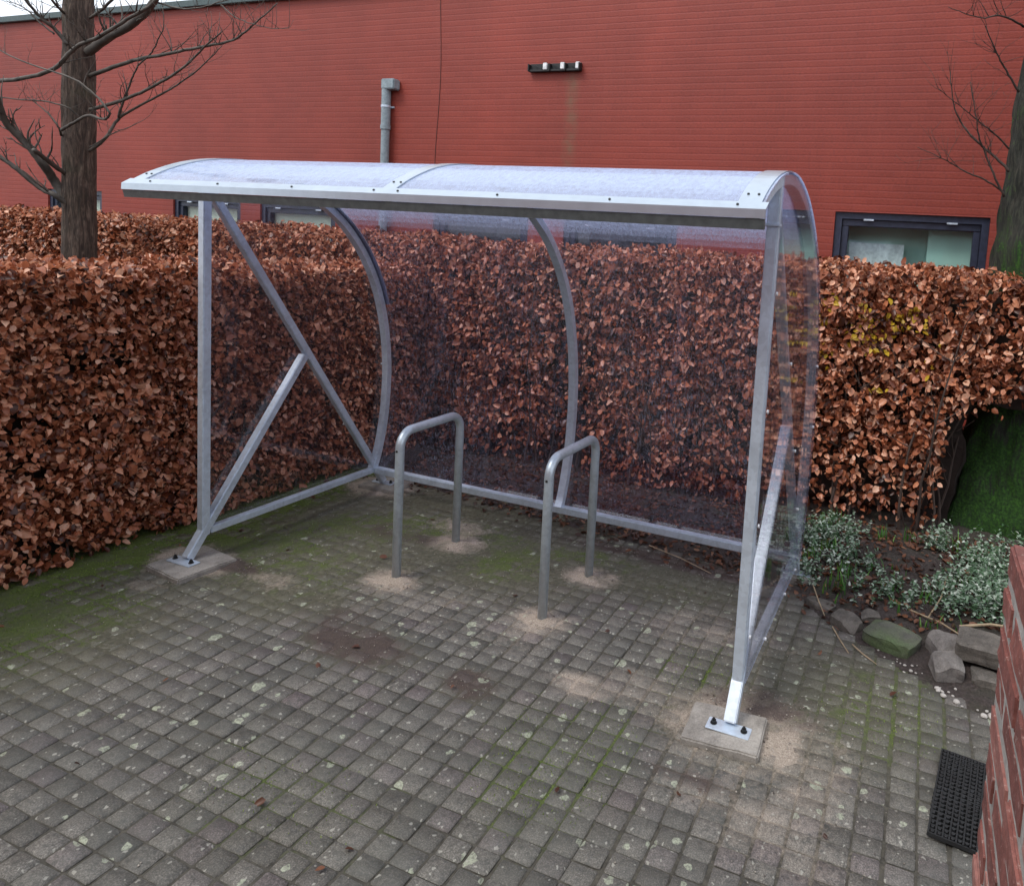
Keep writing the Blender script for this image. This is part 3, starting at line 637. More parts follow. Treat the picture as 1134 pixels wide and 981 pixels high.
def rdens(p):
    x, z = p[:, 0], p[:, 2]
    d = np.ones(len(p)); 
    d *= np.where(x > 3.75, 0.0+1.0*sstep(.85, 1.2, z+.5*(3.95-x)), 1)               # the right end is bare low down, where the mossy trunk shows
    d *= .2 + .8*sstep(.05, .48, z + .25*(vnoise(p, 3, 3, 21)-.5))             # thin near the ground
    d *= np.where(x < .2, 1, .7+.3*sstep(.3, 1.1, z))
    d *= 1-.55*np.exp(-((x-1.05+.1*z)/.16)**2)*(z < 1.55)                       # dark bare column behind the left stand
    d *= np.where(x > 2.6, .4+.6*sstep(.35, .95, z+.3*(vnoise(p, 4, 2, 51)-.5)), 1)
    d *= 1-.55*np.exp(-((x-.75)/.55)**4)*sstep(1.5, .9, z)*sstep(.35, .6, vnoise(p, 4.5, 3, 61))
    vis = np.where((x < -1.0) & (z < 1.2), .25, 1); return d*vis
parts = [hedge_leaves(f_rear, 125000, .09, 'foliage', None, size=(.030, .054), dens=rdens), hedge_leaves(f_rtop, 20000, .06, 'top_foliage', None, dens=lambda p: np.ones(len(p)), hang=.1),
         hedge_leaves(f_rback, 12000, .06, 'back_foliage', None, size=(.05, .08)), hedge_leaves(f_rend, 1500, .06, 'end_foliage', None)]
core = core_box('shade_core', (-8.8, RY+.22, .15), (3.72, RY+.6, 1.66), None)
core2 = core_box('shade_core', (3.7, RY+.2, .95), (4.3, RY+.55, 1.66), None)
core3 = core_box('shade_core', (3.68, RY+.3, .02), (3.88, RY+.5, 1.1), None, .09, .03)  # extra dark block, painted shade closing the gap at the hedge end
tw = twigs('stems', [(random.uniform(-.3, 3.8), random.uniform(RY-.02, RY+.2)) for _ in range(60)], None, h=(.7, 1.6), n2=5)
yl = hedge_leaves(lambda u, v: (np.stack([2.88+u*.85, RY-.035+0*u, 1.0+v*.62], 1), np.tile([0, -1., .1], (len(u), 1))), 900, .03, 'yellow_leaves', None, m=YELLOWLEAF,
                  dens=lambda p: np.maximum((vnoise(p, 6, 2, 33) > .57)*.5, 1.0*np.exp(-((p[:, 0]-3.2)/.13)**2-((p[:, 2]-1.42)/.13)**2)))
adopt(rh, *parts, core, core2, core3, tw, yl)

# ------------------------------------------------------------ trees
def trunk_mesh(name, path, rads, m, root, seg=64, rings=90, ridge=.012, lobes=None):
    pts = [Vector(p) for p in path]; ts = np.linspace(0, len(pts)-1, rings); V = []; F = []
    for r_, t_ in enumerate(ts):
        i = min(int(t_), len(pts)-2); f = t_-i; p = pts[i].lerp(pts[i+1], f); ra = rads[i]*(1-f)+rads[i+1]*f
        for k in range(seg):
            a = 2*math.pi*k/seg; n = mnoise.fractal(Vector((math.cos(a)*3.2*ra/.17, math.sin(a)*3.2*ra/.17, p.z*.9)), .9, 2.1, 4)
            rd = mnoise.noise(Vector((math.cos(a)*ra*48, math.sin(a)*ra*48, p.z*4.2)))
            rr = ra*(1+.05*n) + ridge*rd
            if lobes: rr += ra*lobes(a, p.z)
            V.append((p.x+math.cos(a)*rr, p.y+math.sin(a)*rr, p.z))
    for r_ in range(rings-1):
        for k in range(seg): F.append((r_*seg+k, r_*seg+(k+1) % seg, (r_+1)*seg+(k+1) % seg, (r_+1)*seg+k))
    me = mesh_np(name, np.array(V), np.array(F)); me.shade_smooth(); return obj(name, me, m, root)
TY = 1.78
lt = empty('bare_tree', tuple(at(87, 290, TY)*np.array([1, 1, 0]))); tag(lt, 'bare leafless tree with straight rough trunk between the two hedges at the left', 'tree', 'bare trees')
b0 = at(88, 290, TY); b1 = at(87, 0, TY)
dirx = (b1[0]-b0[0])/(b1[2]-b0[2])
tp = [(b0[0]+dirx*(z-b0[2]), TY, z) for z in (0, .5, 1.2, 2, 3, 4, 5, 6.2)]
tr_ = trunk_mesh('trunk', tp, [.17, .148, .134, .128, .122, .11, .09, .065], BARK, None, ridge=.014, rings=150)
adopt(lt, tr_)
def branch(root, px, ys, r0, r1, m=BRANCHBARK, twn=8, twl=.35, name='branch', base=TY, up=.5):
    """one limb through photo points, each at its own depth, with its twigs"""
    n = len(px); pts = [Vector(at(u, v, base + ys[0] + (ys[1]-ys[0])*i/(n-1) + random.uniform(-.02, .02))) for i, (u, v) in enumerate(px)]
    # smooth
    fine = []
    for i in range(n-1):
        a, b_ = pts[max(i-1, 0)], pts[i]; c_, d_ = pts[i+1], pts[min(i+2, n-1)]
        for k in range(5):
            t_ = k/5; fine.append(.5*((2*b_)+(-a+c_)*t_+(2*a-5*b_+4*c_-d_)*t_*t_+(-a+3*b_-3*c_+d_)*t_**3) + Vector((random.uniform(-1, 1), random.uniform(-1, 1), random.uniform(-1, 1)))*.003)
    fine.append(pts[-1]); K = len(fine); bm = bmesh.new(); tube(bm, fine, [r0+(r1-r0)*i/(K-1) for i in range(K)], 8)
    for _ in range(int(twn*1.7)):
        i = random.randint(K//5, K-1); q = fine[i].copy(); rr = max(.0022, (r0+(r1-r0)*i/(K-1))*.35)
        d_ = (fine[min(i+1, K-1)]-fine[max(i-1, 0)]).normalized()*.6 + Vector((random.uniform(-1, 1), random.uniform(-1, .6), random.uniform(-.5, 1)+up*.5)); d_.normalize()
        ll = random.uniform(.4, 1)*twl; qq = [q.copy()]; k = 6
        for _i in range(k):
            d_ += Vector((random.uniform(-.25, .25), random.uniform(-.25, .25), random.uniform(-.12, .25))); d_.normalize(); q = q + d_*ll/k; qq.append(q.copy())
            if _i in (2, 4) and random.random() < .6:
                e_ = (d_ + Vector((random.uniform(-1, 1), random.uniform(-1, 1), random.uniform(-.6, .9)))).normalized(); tube(bm, [q, q+e_*ll*.18, q+(e_+Vector((0, 0, .2)))*ll*.3], [rr*.5, rr*.4, .0012], 4)
        tube(bm, qq, [rr*(1-.75*j/k) for j in range(k+1)], 5)
    o = fin(name, bm, m, None, smooth=True); adopt(root, o); return o
LB = [([(0, 90), (30, 86), (60, 76), (85, 52), (110, 41), (140, 22), (165, 8), (180, -8)], (-.3, -.2), .020, .012, 9),
 ([(98, 58), (120, 42), (145, 28), (165, 10), (178, -12)], (0, -.2), .040, .026, 6),
 ([(100, 84), (125, 75), (154, 66), (190, 59), (225, 52), (250, 47), (265, 41), (283, 26), (307, 4)], (0, -.3), .020, .004, 16),
 ([(100, 122), (130, 113), (155, 103), (180, 90), (202, 76), (226, 53), (245, 36)], (0, -.2), .018, .005, 12),
 ([(100, 167), (118, 152), (130, 133), (150, 120), (180, 104), (200, 92), (222, 75), (245, 52)], (0, .2), .016, .004, 12),
 ([(131, 130), (138, 108), (146, 88), (152, 74)], (.02, -.1), .011, .006, 4),
 ([(152, 74), (168, 58), (176, 42), (181, 30), (180, 8)], (-.1, -.25), .007, .003, 5),
 ([(75, 222), (60, 200), (49, 184), (37, 168), (24, 154), (8, 138), (0, 120), (-6, 100)], (-.05, -.6), .040, .024, 10),
 ([(74, 226), (60, 216), (44, 208), (20, 188), (0, 174), (-20, 160)], (-.1, -.5), .026, .016, 10),
 ([(72, 192), (60, 184), (49, 175), (37, 166)], (-.1, -.5), .022, .018, 2),
 ([(68, 144), (82, 136), (98, 128), (112, 132), (118, 131), (121, 124), (105, 105), (82, 88), (50, 77), (20, 66), (0, 56)], (-.22, -.5), .014, .005, 10),
 ([(68, 150), (64, 140), (55, 128), (43, 117), (30, 108)], (-.15, -.3), .010, .003, 5),
 ([(75, 50), (62, 34), (49, 23), (38, 12), (24, -4)], (-.1, -.4), .018, .010, 9),
 ([(60, 38), (45, 26), (25, 8), (8, 2)], (-.3, -.5), .008, .003, 6),
 ([(175, 3), (200, 10), (225, 8), (250, 1), (280, -5)], (-.1, -.4), .008, .003, 8),
 ([(245, 6), (262, 20), (283, 28), (305, 32), (322, 30)], (-.3, -.3), .005, .002, 6),
 ([(100, 163), (125, 148), (145, 140), (161, 132)], (-.1, -.3), .006, .002, 3),
 ([(0, 108), (25, 111), (45, 112), (72, 118), (88, 130)], (-.5, -.2), .005, .007, 6),
 ([(100, 20), (112, 12), (130, -6)], (0, -.3), .014, .010, 6),
 ([(78, 22), (66, 10), (52, -6)], (0, -.4), .014, .009, 6)]
for px, ys, r0, r1, k in LB: branch(lt, px, ys, r0, r1, twn=k)
RTX, RTY = 4.42, 2.95
rt = empty('mossy_tree', (RTX, RTY, 0)); tag(rt, 'thick moss covered tree trunk at the right edge beside the end of the hedge', 'tree', 'bare trees')
def lobes(a, z):
    fl = math.exp(-z/.55); return fl*(.30*max(0, math.cos((a-3.7)*1.0))**6 + .14*math.cos(5*a+1.0) + .1) - .05*max(0, math.cos(7*a+.6))**4
tr_ = trunk_mesh('trunk', [(RTX+.02, RTY, -.05), (RTX, RTY, .5), (RTX, RTY, 1.2), (RTX, RTY, 2.), (RTX+.03, RTY, 3.2), (RTX+.1, RTY, 5.), (RTX+.15, RTY, 7)], [.50, .46, .435, .42, .40, .33, .25], MOSSBARK, None, seg=96, rings=160, ridge=.045, lobes=lobes); adopt(rt, tr_)
for px, ys, r0, r1, k in [([(1118, 190), (1103, 175), (1088, 163), (1075, 150), (1065, 137), (1058, 122), (1055, 108), (1052, 80)], (-.15, -.3), .010, .003, 6),
    ([(1112, 218), (1100, 193), (1091, 170), (1084, 150), (1081, 130), (1075, 91)], (-.15, -.4), .008, .003, 6),
    ([(1111, 212), (1090, 199), (1071, 191), (1055, 182), (1042, 175), (1016, 163)], (-.15, -.4), .007, .002, 6),
    ([(1118, 165), (1103, 150), (1091, 140), (1068, 122), (1039, 98)], (-.1, -.5), .007, .002, 8),
    ([(1128, 102), (1114, 78), (1104, 59), (1091, 29)], (-.1, -.4), .008, .003, 7),
    ([(1134, 30), (1110, 18), (1085, 20), (1050, 8)], (0, -.4), .008, .002, 8)]:
    branch(rt, px, ys, r0, r1, twn=k, base=RTY-.1, twl=.3, m=TWIG)

# ------------------------------------------------------------ bicycle shelter
sh = empty('bike_shelter', (SL/2, SD/2, 0)); tag(sh, 'curved clear plastic bicycle shelter on a galvanised steel frame', 'bike shelter')
def part(name, bm, m, parent=None, smooth=False):
    o = fin(name, bm, m, None, smooth)
    if parent is None: adopt(sh, o)
    else: o.parent = parent
    return o
PROF = [(SD-.0, ZB), (1.275, .22), (1.315, .36), (1.345, .52), (1.36, .70), (1.362, .88), (1.345, 1.06), (1.31, 1.24), (1.255, 1.42), (1.18, 1.58), (1.08, 1.73), (.95, 1.87), (.80, 1.98), (.62, 2.075), (.44, 2.135), (.25, 2.165), (.07, 2.155), (-.10, 2.115), (-.25, 2.05), (-.355, 1.985)]
def smooth_prof(P, k=4):
    P = [Vector((0, a, b_)) for a, b_ in P]; o_ = []; n = len(P)
    for i in range(n-1):
        a, b_, c_, d_ = P[max(i-1, 0)], P[i], P[i+1], P[min(i+2, n-1)]
        for j in range(k):
            t_ = j/k; o_.append(.5*((2*b_)+(-a+c_)*t_+(2*a-5*b_+4*c_-d_)*t_*t_+(-a+3*b_-3*c_+d_)*t_**3))
    o_.append(P[-1]); return o_
PF = smooth_prof(PROF)
def pnormal(i):
    d_ = (PF[min(i+1, len(PF)-1)]-PF[max(i-1, 0)]).normalized(); return Vector((0, d_.z, -d_.y))    # points outward
def sweep(bm, x0, x1, o0, o1, i0=0, i1=None):
    """sheet or bar following the profile from x0 to x1 between outward offsets o0 and o1"""
    i1 = len(PF) if i1 is None else i1; prev = None
    for i in range(i0, i1):
        nn = pnormal(i); p = PF[i]
        ring = [bm.verts.new((x0, *(p+nn*o0)[1:])), bm.verts.new((x1, *(p+nn*o0)[1:])), bm.verts.new((x1, *(p+nn*o1)[1:])), bm.verts.new((x0, *(p+nn*o1)[1:]))]
        if prev:
            for k in range(4): bm.faces.new((prev[k], prev[(k+1) % 4], ring[(k+1) % 4], ring[k]))
        else: bm.faces.new(ring)
        prev = ring
    bm.faces.new(prev[::-1])
TW = .045
for X in (0, SL/2, SL):
    bm = bmesh.new(); sweep(bm, X-.024, X+.024, -.042, -.002); hoop = part('hoop', bm, GALV)
    bm = bmesh.new(); w_ = .033 if X == SL/2 else .04; cx = X + (.014 if X == 0 else -.014 if X == SL else 0)
    ist = 52 if X == SL/2 else 30
    sweep(bm, cx-w_, cx+w_, .006, .010, i0=ist); 
    st = part('cover_strip', bm, ALU); st.parent = hoop; st.matrix_parent_inverse = Matrix.Identity(4)
    for dx in (-.018, .018):
        for ii in (len(PF)-4,):
            nn = pnormal(ii); p = PF[ii]+nn*.0105; bm = bmesh.new(); r = bmesh.ops.create_cone(bm, cap_ends=True, segments=10, radius1=.006, radius2=.004, depth=.006)
            bmesh.ops.rotate(bm, matrix=nn.to_track_quat('Z', 'Y').to_matrix(), verts=bm.verts); bmesh.ops.translate(bm, vec=(cx+dx, p.y, p.z), verts=bm.verts)
            s_ = part('screw', bm, BOLT); s_.parent = hoop; s_.matrix_parent_inverse = Matrix.Identity(4)
for X0_, X1_ in ((-.035, SL/2-.002), (SL/2+.002, SL+.035)):
    bm = bmesh.new(); sweep(bm, X0_, X1_, .001, .005); part('curved_sheet', bm, SHEET, smooth=False)
# posts, diagonals, braces, rails
s1 = ZB/FA; s2 = (ZB-HT)/SD; MY = (HT-ZB)/(s1-s2); MZ = ZB+s1*MY
for X in (0, SL):
    bm = bmesh.new(); rectbar(bm, (X, 0, ZB-.02), (X, 0, 2.10), TW, TW); p = part('post', bm, GALV)
    bm = bmesh.new(); box(bm, (X, -.001, 1.955), (TW+.012, TW+.014, .012), bev=.002); c = part('collar', bm, GALV); c.parent = p; c.matrix_parent_inverse = Matrix.Identity(4)
    dn = Vector((0, SD, ZB-HT)).normalized()
    bm = bmesh.new(); rectbar(bm, Vector((X, 0.0, HT))+dn*.03, Vector((X, SD+CC*.9, .045)), TW-.003, TW-.003); part('diagonal_brace', bm, GALV)
    bn_ = Vector((0, FA, ZB)).normalized(); bm = bmesh.new(); rectbar(bm, Vector((X, -FA*.8, .04)), Vector((X, MY, MZ))-bn_*.02, TW+.003, TW-.001); part('short_brace', bm, GALV)
    bm = bmesh.new(); rectbar(bm, (X, .03, ZB), (X, SD-.01, ZB), TW-.006, TW-.006); part('side_rail', bm, GALV)
    # flat clear side sheet on the outside
    sx_ = -1 if X == 0 else 1; bm = bmesh.new()
    pts2 = [(.0, ZB+.0)] + [tuple((p_+pnormal(i)*-.004)[1:]) for i, p_ in enumerate(PF) if p_.y > 0.0 or i < 40]; pts2.append((.0, 2.14))
    xa, xb = X+sx_*.026, X+sx_*.030
    va = [bm.verts.new((xa, a, b_)) for a, b_ in pts2]; vb = [bm.verts.new((xb, a, b_)) for a, b_ in pts2]
    bm.faces.new(va); bm.faces.new(vb[::-1])
    for i in range(len(va)): bm.faces.new((va[i], va[(i+1) % len(va)], vb[(i+1) % len(va)], vb[i]))
    sp = part('side_sheet', bm, SIDESHEET)
    for (y, z) in [(0, .35), (0, .8), (0, 1.25), (0, 1.7), (.35, ZB), (.8, ZB), (1.1, ZB), (SD*.35, HT+(ZB-HT)*.35), (SD*.6, HT+(ZB-HT)*.6), (SD*.8, HT+(ZB-HT)*.8), (1.325, .9), (1.29, 1.25)]:
        bm = bmesh.new(); cyl(bm, (X+sx_*.033, y, z), .0075, .006, 10, 'X'); s_ = part('screw', bm, SCREW); s_.parent = sp; s_.matrix_parent_inverse = Matrix.Identity(4)
    for fy in (-FA, SD+CC):
        bm = bmesh.new(); box(bm, (X, fy, .032), (.17, .065, .007), bev=.002); fp = part('foot_plate', bm, GALV)
        for dx in (-.06, .06):
            bm = bmesh.new(); cyl(bm, (X+dx, fy, .0375), .013, .003, 16); cyl(bm, (X+dx, fy, .044), .0095, .011, 6); cyl(bm, (X+dx, fy, .052), .005, .008, 10); b_ = part('bolt', bm, BOLT); b_.parent = fp; b_.matrix_parent_inverse = Matrix.Identity(4)
bm = bmesh.new(); rectbar(bm, (.024, SD-.002, ZB), (SL-.024, SD-.002, ZB), TW, TW, Vector((0, 1, 0))); part('rear_rail', bm, GALV)
# front edge profile
e = PF[-1]; bm = bmesh.new(); dn = (PF[-1]-PF[-4]).normalized(); nn = Vector((0, dn.z, -dn.y))
def prism(bm, yz, x0, x1):
    a = [bm.verts.new((x0, *q)) for q in yz]; b_ = [bm.verts.new((x1, *q)) for q in yz]; bm.faces.new(a); bm.faces.new(b_[::-1])
    for i in range(len(a)): bm.faces.new((a[i], a[(i+1) % len(a)], b_[(i+1) % len(a)], b_[i]))
top = e-dn*.035+nn*.0105; tip = e+dn*.012+nn*.0105
prism(bm, [(top.y, top.z), (tip.y, tip.z), (tip.y-.002, tip.z-.030), (tip.y+.002, tip.z-.030), (tip.y+.003, tip.z-.004), (top.y+.001, top.z-.0035)], -.05, SL+.05)
ep = part('front_profile', bm, ALU)
bm = bmesh.new(); prism(bm, [(tip.y+.001, tip.z-.031), (tip.y+.020, tip.z-.030), (tip.y+.026, tip.z-.062), (tip.y+.010, tip.z-.066)], -.046, SL+.046); g_ = part('gutter_lip', bm, GREYSEAL); g_.parent = ep; g_.matrix_parent_inverse = Matrix.Identity(4)
for X in list(np.linspace(.12, SL/2-.06, 4)) + list(np.linspace(SL/2+.06, SL-.05, 4)):
    q = e - dn*.012 + nn*.012; bm = bmesh.new(); bmesh.ops.create_cone(bm, cap_ends=True, segments=10, radius1=.0055, radius2=.004, depth=.005)
    bmesh.ops.rotate(bm, matrix=nn.to_track_quat('Z', 'Y').to_matrix(), verts=bm.verts); bmesh.ops.translate(bm, vec=(X, q.y, q.z), verts=bm.verts); s_ = part('screw', bm, BOLT); s_.parent = ep; s_.matrix_parent_inverse = Matrix.Identity(4)

# concrete slabs under the feet
def slab(loc, rot, tilt, sz, label, chip=0):
    bm = bmesh.new(); box(bm, (0, 0, 0), sz, bev=.006)
    bmesh.ops.subdivide_edges(bm, edges=bm.edges[:], cuts=3, use_grid_fill=True)
    for v in bm.verts: v.co += mnoise.noise_vector(v.co*16+Vector((chip, 0, 0)))*.004
    o = fin('paving_slab', bm, CONC); o.location = loc; o.rotation_euler = (tilt[0], tilt[1], rot); return tag(o, label, 'paving slab', 'concrete slabs under the shelter feet')
slab((2.985, -.105, .0055), .06, (.02, -.02), (.295, .225, .046), 'raised concrete slab under the front right foot of the shelter, amid loose sand', 1)
slab((.03, -.085, .0055), -.12, (0, 0), (.30, .30, .044), 'flat concrete slab under the front left foot of the shelter, near the mossy edge', 2)
slab((.02, SD+CC+.0, .0055), .05, (0, 0), (.30, .24, .044), 'concrete slab under the rear left foot of the shelter, by the hedge corner', 3)
slab((SL+.01, SD+CC+.03, .006), .1, (0, 0), (.2, .22, .046), 'small concrete slab under the rear right foot of the shelter, beside the planting', 4)

# ------------------------------------------------------------ bicycle stands
def stand(x, y0, y1, h, label, tiltx=0):
    r = .085; pts = []
    pts.append((0, y0, -.05)); pts.append((0, y0, h-r))
    for k in range(1, 9): a = math.pi/2*k/8; pts.append((0, y0+r-r*math.cos(a), h-r+r*math.sin(a)))
    for k in range(0, 9): a = math.pi/2*k/8; pts.append((0, y1-r+r*math.sin(a), h-r+r*math.cos(a)))
    pts.append((0, y1, -.05)); bm = bmesh.new(); tube(bm, pts, .0235, 20)
    o = fin('bike_stand', bm, STAND, smooth=True); o.location = (x, 0, 0); o.rotation_euler = (0, tiltx, 0)
    tag(o, label, 'bike stand', 'hoop bicycle stands in the shelter')
    bm = bmesh.new(); cyl(bm, (0, y0-.0205, h-r-.012), .006, .012, 10, 'Y'); s_ = fin('screw', bm, BOLT, o)
    return o
stand(1.052, .291, .79, .80, 'left steel hoop stand, further from the camera and set in pale sand', .0)
stand(1.944, .291, .79, .80, 'right steel hoop stand, in front of the middle hoop of the shelter', .0)

# ------------------------------------------------------------ near brick wall at the right edge
bw = empty('brick_pillar', (3.83, -2.2, 0)); tag(bw, 'rough red brick pillar with pale mortar at the bottom right corner', 'brick pillar')
WX, WY0, WY1, WH = 3.706, -3.9, -1.44, 1.44; bm = bmesh.new()
box(bm, ((WX+.012+4.0)/2, (WY0+WY1-.012)/2, WH/2-.03), (4.0-WX-.012, WY1-WY0-.012, WH-.03)); [setattr(v, 'co', Vector((v.co.x if v.co.x > 3.9 else WX+.0035, v.co.y if v.co.y < -2 else WY1-.0035, v.co.z))) for v in bm.verts]; mo_ = fin('mortar', bm, MORTAR); adopt(bw, mo_)
bm = bmesh.new(); rows = int(WH/.0625)
for r_ in range(rows):
    z = .031+r_*.0625; top_row = r_ >= rows-1
    y = WY1 - (0 if r_ % 2 == 0 else 0); first = .21 if r_ % 2 == 0 else .10
    while y > WY0:
        ln = first; first = .21
        if y-ln < WY0: break
        dx = random.uniform(-.003, .003)
        box(bm, (WX+.05+dx, y-ln/2, z), (.10, ln-.013, .0475), Matrix.Rotation(random.uniform(-.008, .008), 3, 'Z'), bev=.004); y -= ln
    x = WX+.10
    while x < 3.98: box(bm, (x+.05+.005, WY1-.05, z), (.10 if r_ % 2 else .098, .10, .0475), bev=.004); x += .11
bmesh.ops.subdivide_edges(bm, edges=[e_ for e_ in bm.edges if e_.calc_length() > .03], cuts=2, use_grid_fill=True)
for v in bm.verts: v.co += mnoise.noise_vector(v.co*45)*.0028 + mnoise.noise_vector(v.co*14)*.003
bk = fin('bricks', bm, NEARBRICK); adopt(bw, bk)

# ------------------------------------------------------------ rubber mat
bm = bmesh.new(); MW, MH = .42, .44; nxm, nym = 20, 21
for i in range(nxm+1): box(bm, (-MW/2+MW*i/nxm, 0, .008), (.0055, MH, .014))
for j in range(nym+1): box(bm, (0, -MH/2+MH*j/nym, .0075), (MW+.0055, .0055, .013))
for i in range(nxm):
    for j in range(nym): cyl(bm, (-MW/2+MW*(i+.5)/nxm, -MH/2+MH*(j+.5)/nym, .0085), .006, .015, 6)
box(bm, (0, 0, .001), (MW, MH, .002))
for v in bm.verts: v.co.z += mnoise.noise(v.co*9)*.006 + .003; v.co.x += mnoise.noise(v.co*14+Vector((3, 0, 0)))*.006
o = fin('door_mat', bm, RUBBER); o.location = (3.955, -.095, .003); o.rotation_euler = (0, 0, math.radians(-7)); tag(o, 'black rubber mat with a fine hole grid on the paving beside the brick pillar', 'door mat')

# ------------------------------------------------------------ stones at the bed edge
def stone(name, loc, sz, rot, m, label, seed, cuts=3, chip=.16, cat='stone', group='stones along the planting edge'):
    random.seed(seed); bm = bmesh.new(); bmesh.ops.create_cube(bm, size=1)
    bmesh.ops.bevel(bm, geom=bm.edges[:], offset=.07, segments=1, affect='EDGES'); 
    for _ in range(3):      # knocked-off corners
        nrm_ = Vector((random.uniform(-1, 1), random.uniform(-1, 1), random.uniform(.1, .9))).normalized()
        r = bmesh.ops.bisect_plane(bm, geom=bm.verts[:]+bm.edges[:]+bm.faces[:], plane_co=nrm_*random.uniform(.50, .60), plane_no=nrm_, clear_outer=True)
        es = [g for g in r['geom_cut'] if isinstance(g, bmesh.types.BMEdge)]
        if es: bmesh.ops.edgenet_fill(bm, edges=es)
    bmesh.ops.triangulate(bm, faces=bm.faces[:]); bmesh.ops.subdivide_edges(bm, edges=bm.edges[:], cuts=cuts, use_grid_fill=True)
    bmesh.ops.scale(bm, vec=sz, verts=bm.verts)
    for v in bm.verts: v.co += mnoise.noise_vector(v.co*10+Vector((seed, 0, 0)))*.011 + mnoise.noise_vector(v.co*34+Vector((seed, 0, 0)))*.004
    o = fin(name, bm, m); o.location = loc; o.rotation_euler = rot; return tag(o, label, cat, group)
stone('stone', (3.555, .845, .035), (.235, .15, .075), (.08, .05, -.42), STONE_MOSS, 'flat green mossy stone slab on the edge of the paving', 3)
stone('stone', (3.99, .80, .115), (.30, .17, .085), (.05, -.03, -.12), STONE_GREY, 'large grey brown block resting on top of the smaller stones', 5)
stone('stone', (3.80, .70, .045), (.125, .12, .085), (.04, .05, .3), STONE_PALE, 'pale rounded stone just left of the large grey block', 8)
stone('stone', (3.80, .84, .06), (.14, .13, .10), (.1, 0, .5), STONE_PALE, 'pale grey stone behind the large block, touching its left end', 9)
stone('stone', (3.98, .70, .028), (.16, .11, .055), (0, 0, -.1), STONE_GREY, 'dark stone hidden in the shade below the large grey block', 12)
stone('stone', (3.335, .93, .022), (.15, .11, .05), (.1, 0, -.4), STONE_GREY, 'dark angular stone left of the mossy slab', 15)
stone('stone', (3.44, 1.0, .035), (.09, .07, .06), (0, .1, .2), STONE_GREY, 'small grey stone wedged between the mossy slab and the plants', 18)
stone('stone', (3.18, 1.07, .012), (.16, .08, .035), (0, 0, -.55), STONE_GREY, 'thin broken stone lying near the rear right foot of the shelter', 21)
random.seed(31)
pb = None
for k in range(34):
    u = random.random(); x = 3.5+u*.62; y = float(bed_y(x)) + random.gauss(.045, .035); sc = random.uniform(.003, .009)*random.uniform(.7, 1.1)
    if k < 8: x = random.uniform(3.74, 3.98); y = float(bed_y(x))+random.gauss(.01, .018); sc = random.uniform(.009, .015)
    if pb is None:
        bm = bmesh.new(); bmesh.ops.create_icosphere(bm, subdivisions=2, radius=1)
        for v in bm.verts: v.co += mnoise.noise_vector(v.co*1.2)*.35; v.co.z *= .6
        pb = fin('pebble', bm, PEBBLE, smooth=True); o = pb
    else: o = pb.copy(); COL.objects.link(o)
    o.location = (x, y, soil_z(x, y)+sc*.4); o.scale = (sc*random.uniform(.9, 1.5), sc, sc); o.rotation_euler = (0, 0, random.uniform(0, 6))
    tag(o, 'white pebble in the soil between the paving and the edge stones', 'pebble', 'white pebbles at the paving edge')

# ------------------------------------------------------------ planting and litter
def inbed(n, xr, yr, cond):
    out_ = []
    while len(out_) < n:
        x, y = rng.uniform(*xr), rng.uniform(*yr)
        if cond(x, y): out_.append((x, y, soil_z(x, y)))
    return np.array(out_)
def gcond(x, y):
    d_ = y-float(bed_y(x))
    if d_ < .1: return False
    if ((x-3.6)/.28)**2+((y-1.7)/.2)**2 < 1: return False
    den = .05
    for (bx, by, r, a) in ((3.1, 1.9, .28, .8), (3.25, 1.55, .25, .7), (4.05, 1.35, .45, 1.), (4.3, 1.7, .5, 1.), (3.8, 1.15, .2, .7), (3.75, 1.95, .14, .8), (3.5, 1.2, .22, .75), (2.6, 1.75, .35, .5), (1.0, 1.9, .3, .35), (3.1, 1.35, .15, .6), (4.1, 2.1, .12, .8)):
        den = max(den, a*math.exp(-(((x-bx)**2+(y-by)**2)/r**2)))
    if x < 2.9: den *= .5
    return rng.random() < (den*1.35-.32)*(.1+1.6*float(vnoise(np.array([[x, y]]), 9, 2, 41)[0]))
sp = inbed(1150, (.0, 5.2), (1.1, 2.3), gcond); P_, A_, N_ = [], [], []
for (x, y, z) in sp:
    h = rng.uniform(.03, .13) * (1.5 if x > 3.75 else 1); le = rng.normal(0, .25, 2)
    for k in range(9):
        f = (k+1)/9*h; a = rng.uniform(0, 6.28); P_.append((x+le[0]*f, y+le[1]*f, z+f)); A_.append((math.cos(a), math.sin(a), rng.uniform(-.1, .6))); N_.append((rng.normal(0, .3), rng.normal(0, .3), 1))
P_, A_, N_ = map(np.array, (P_, A_, N_)); n = len(P_); ln = rng.uniform(.014, .03, n)
g = leaves('ground_cover', P_, A_, N_, ln, ln*.62, VARIEG); tag(g, 'low variegated green and white ground cover filling the planting bed', 'ground cover', kind='stuff')
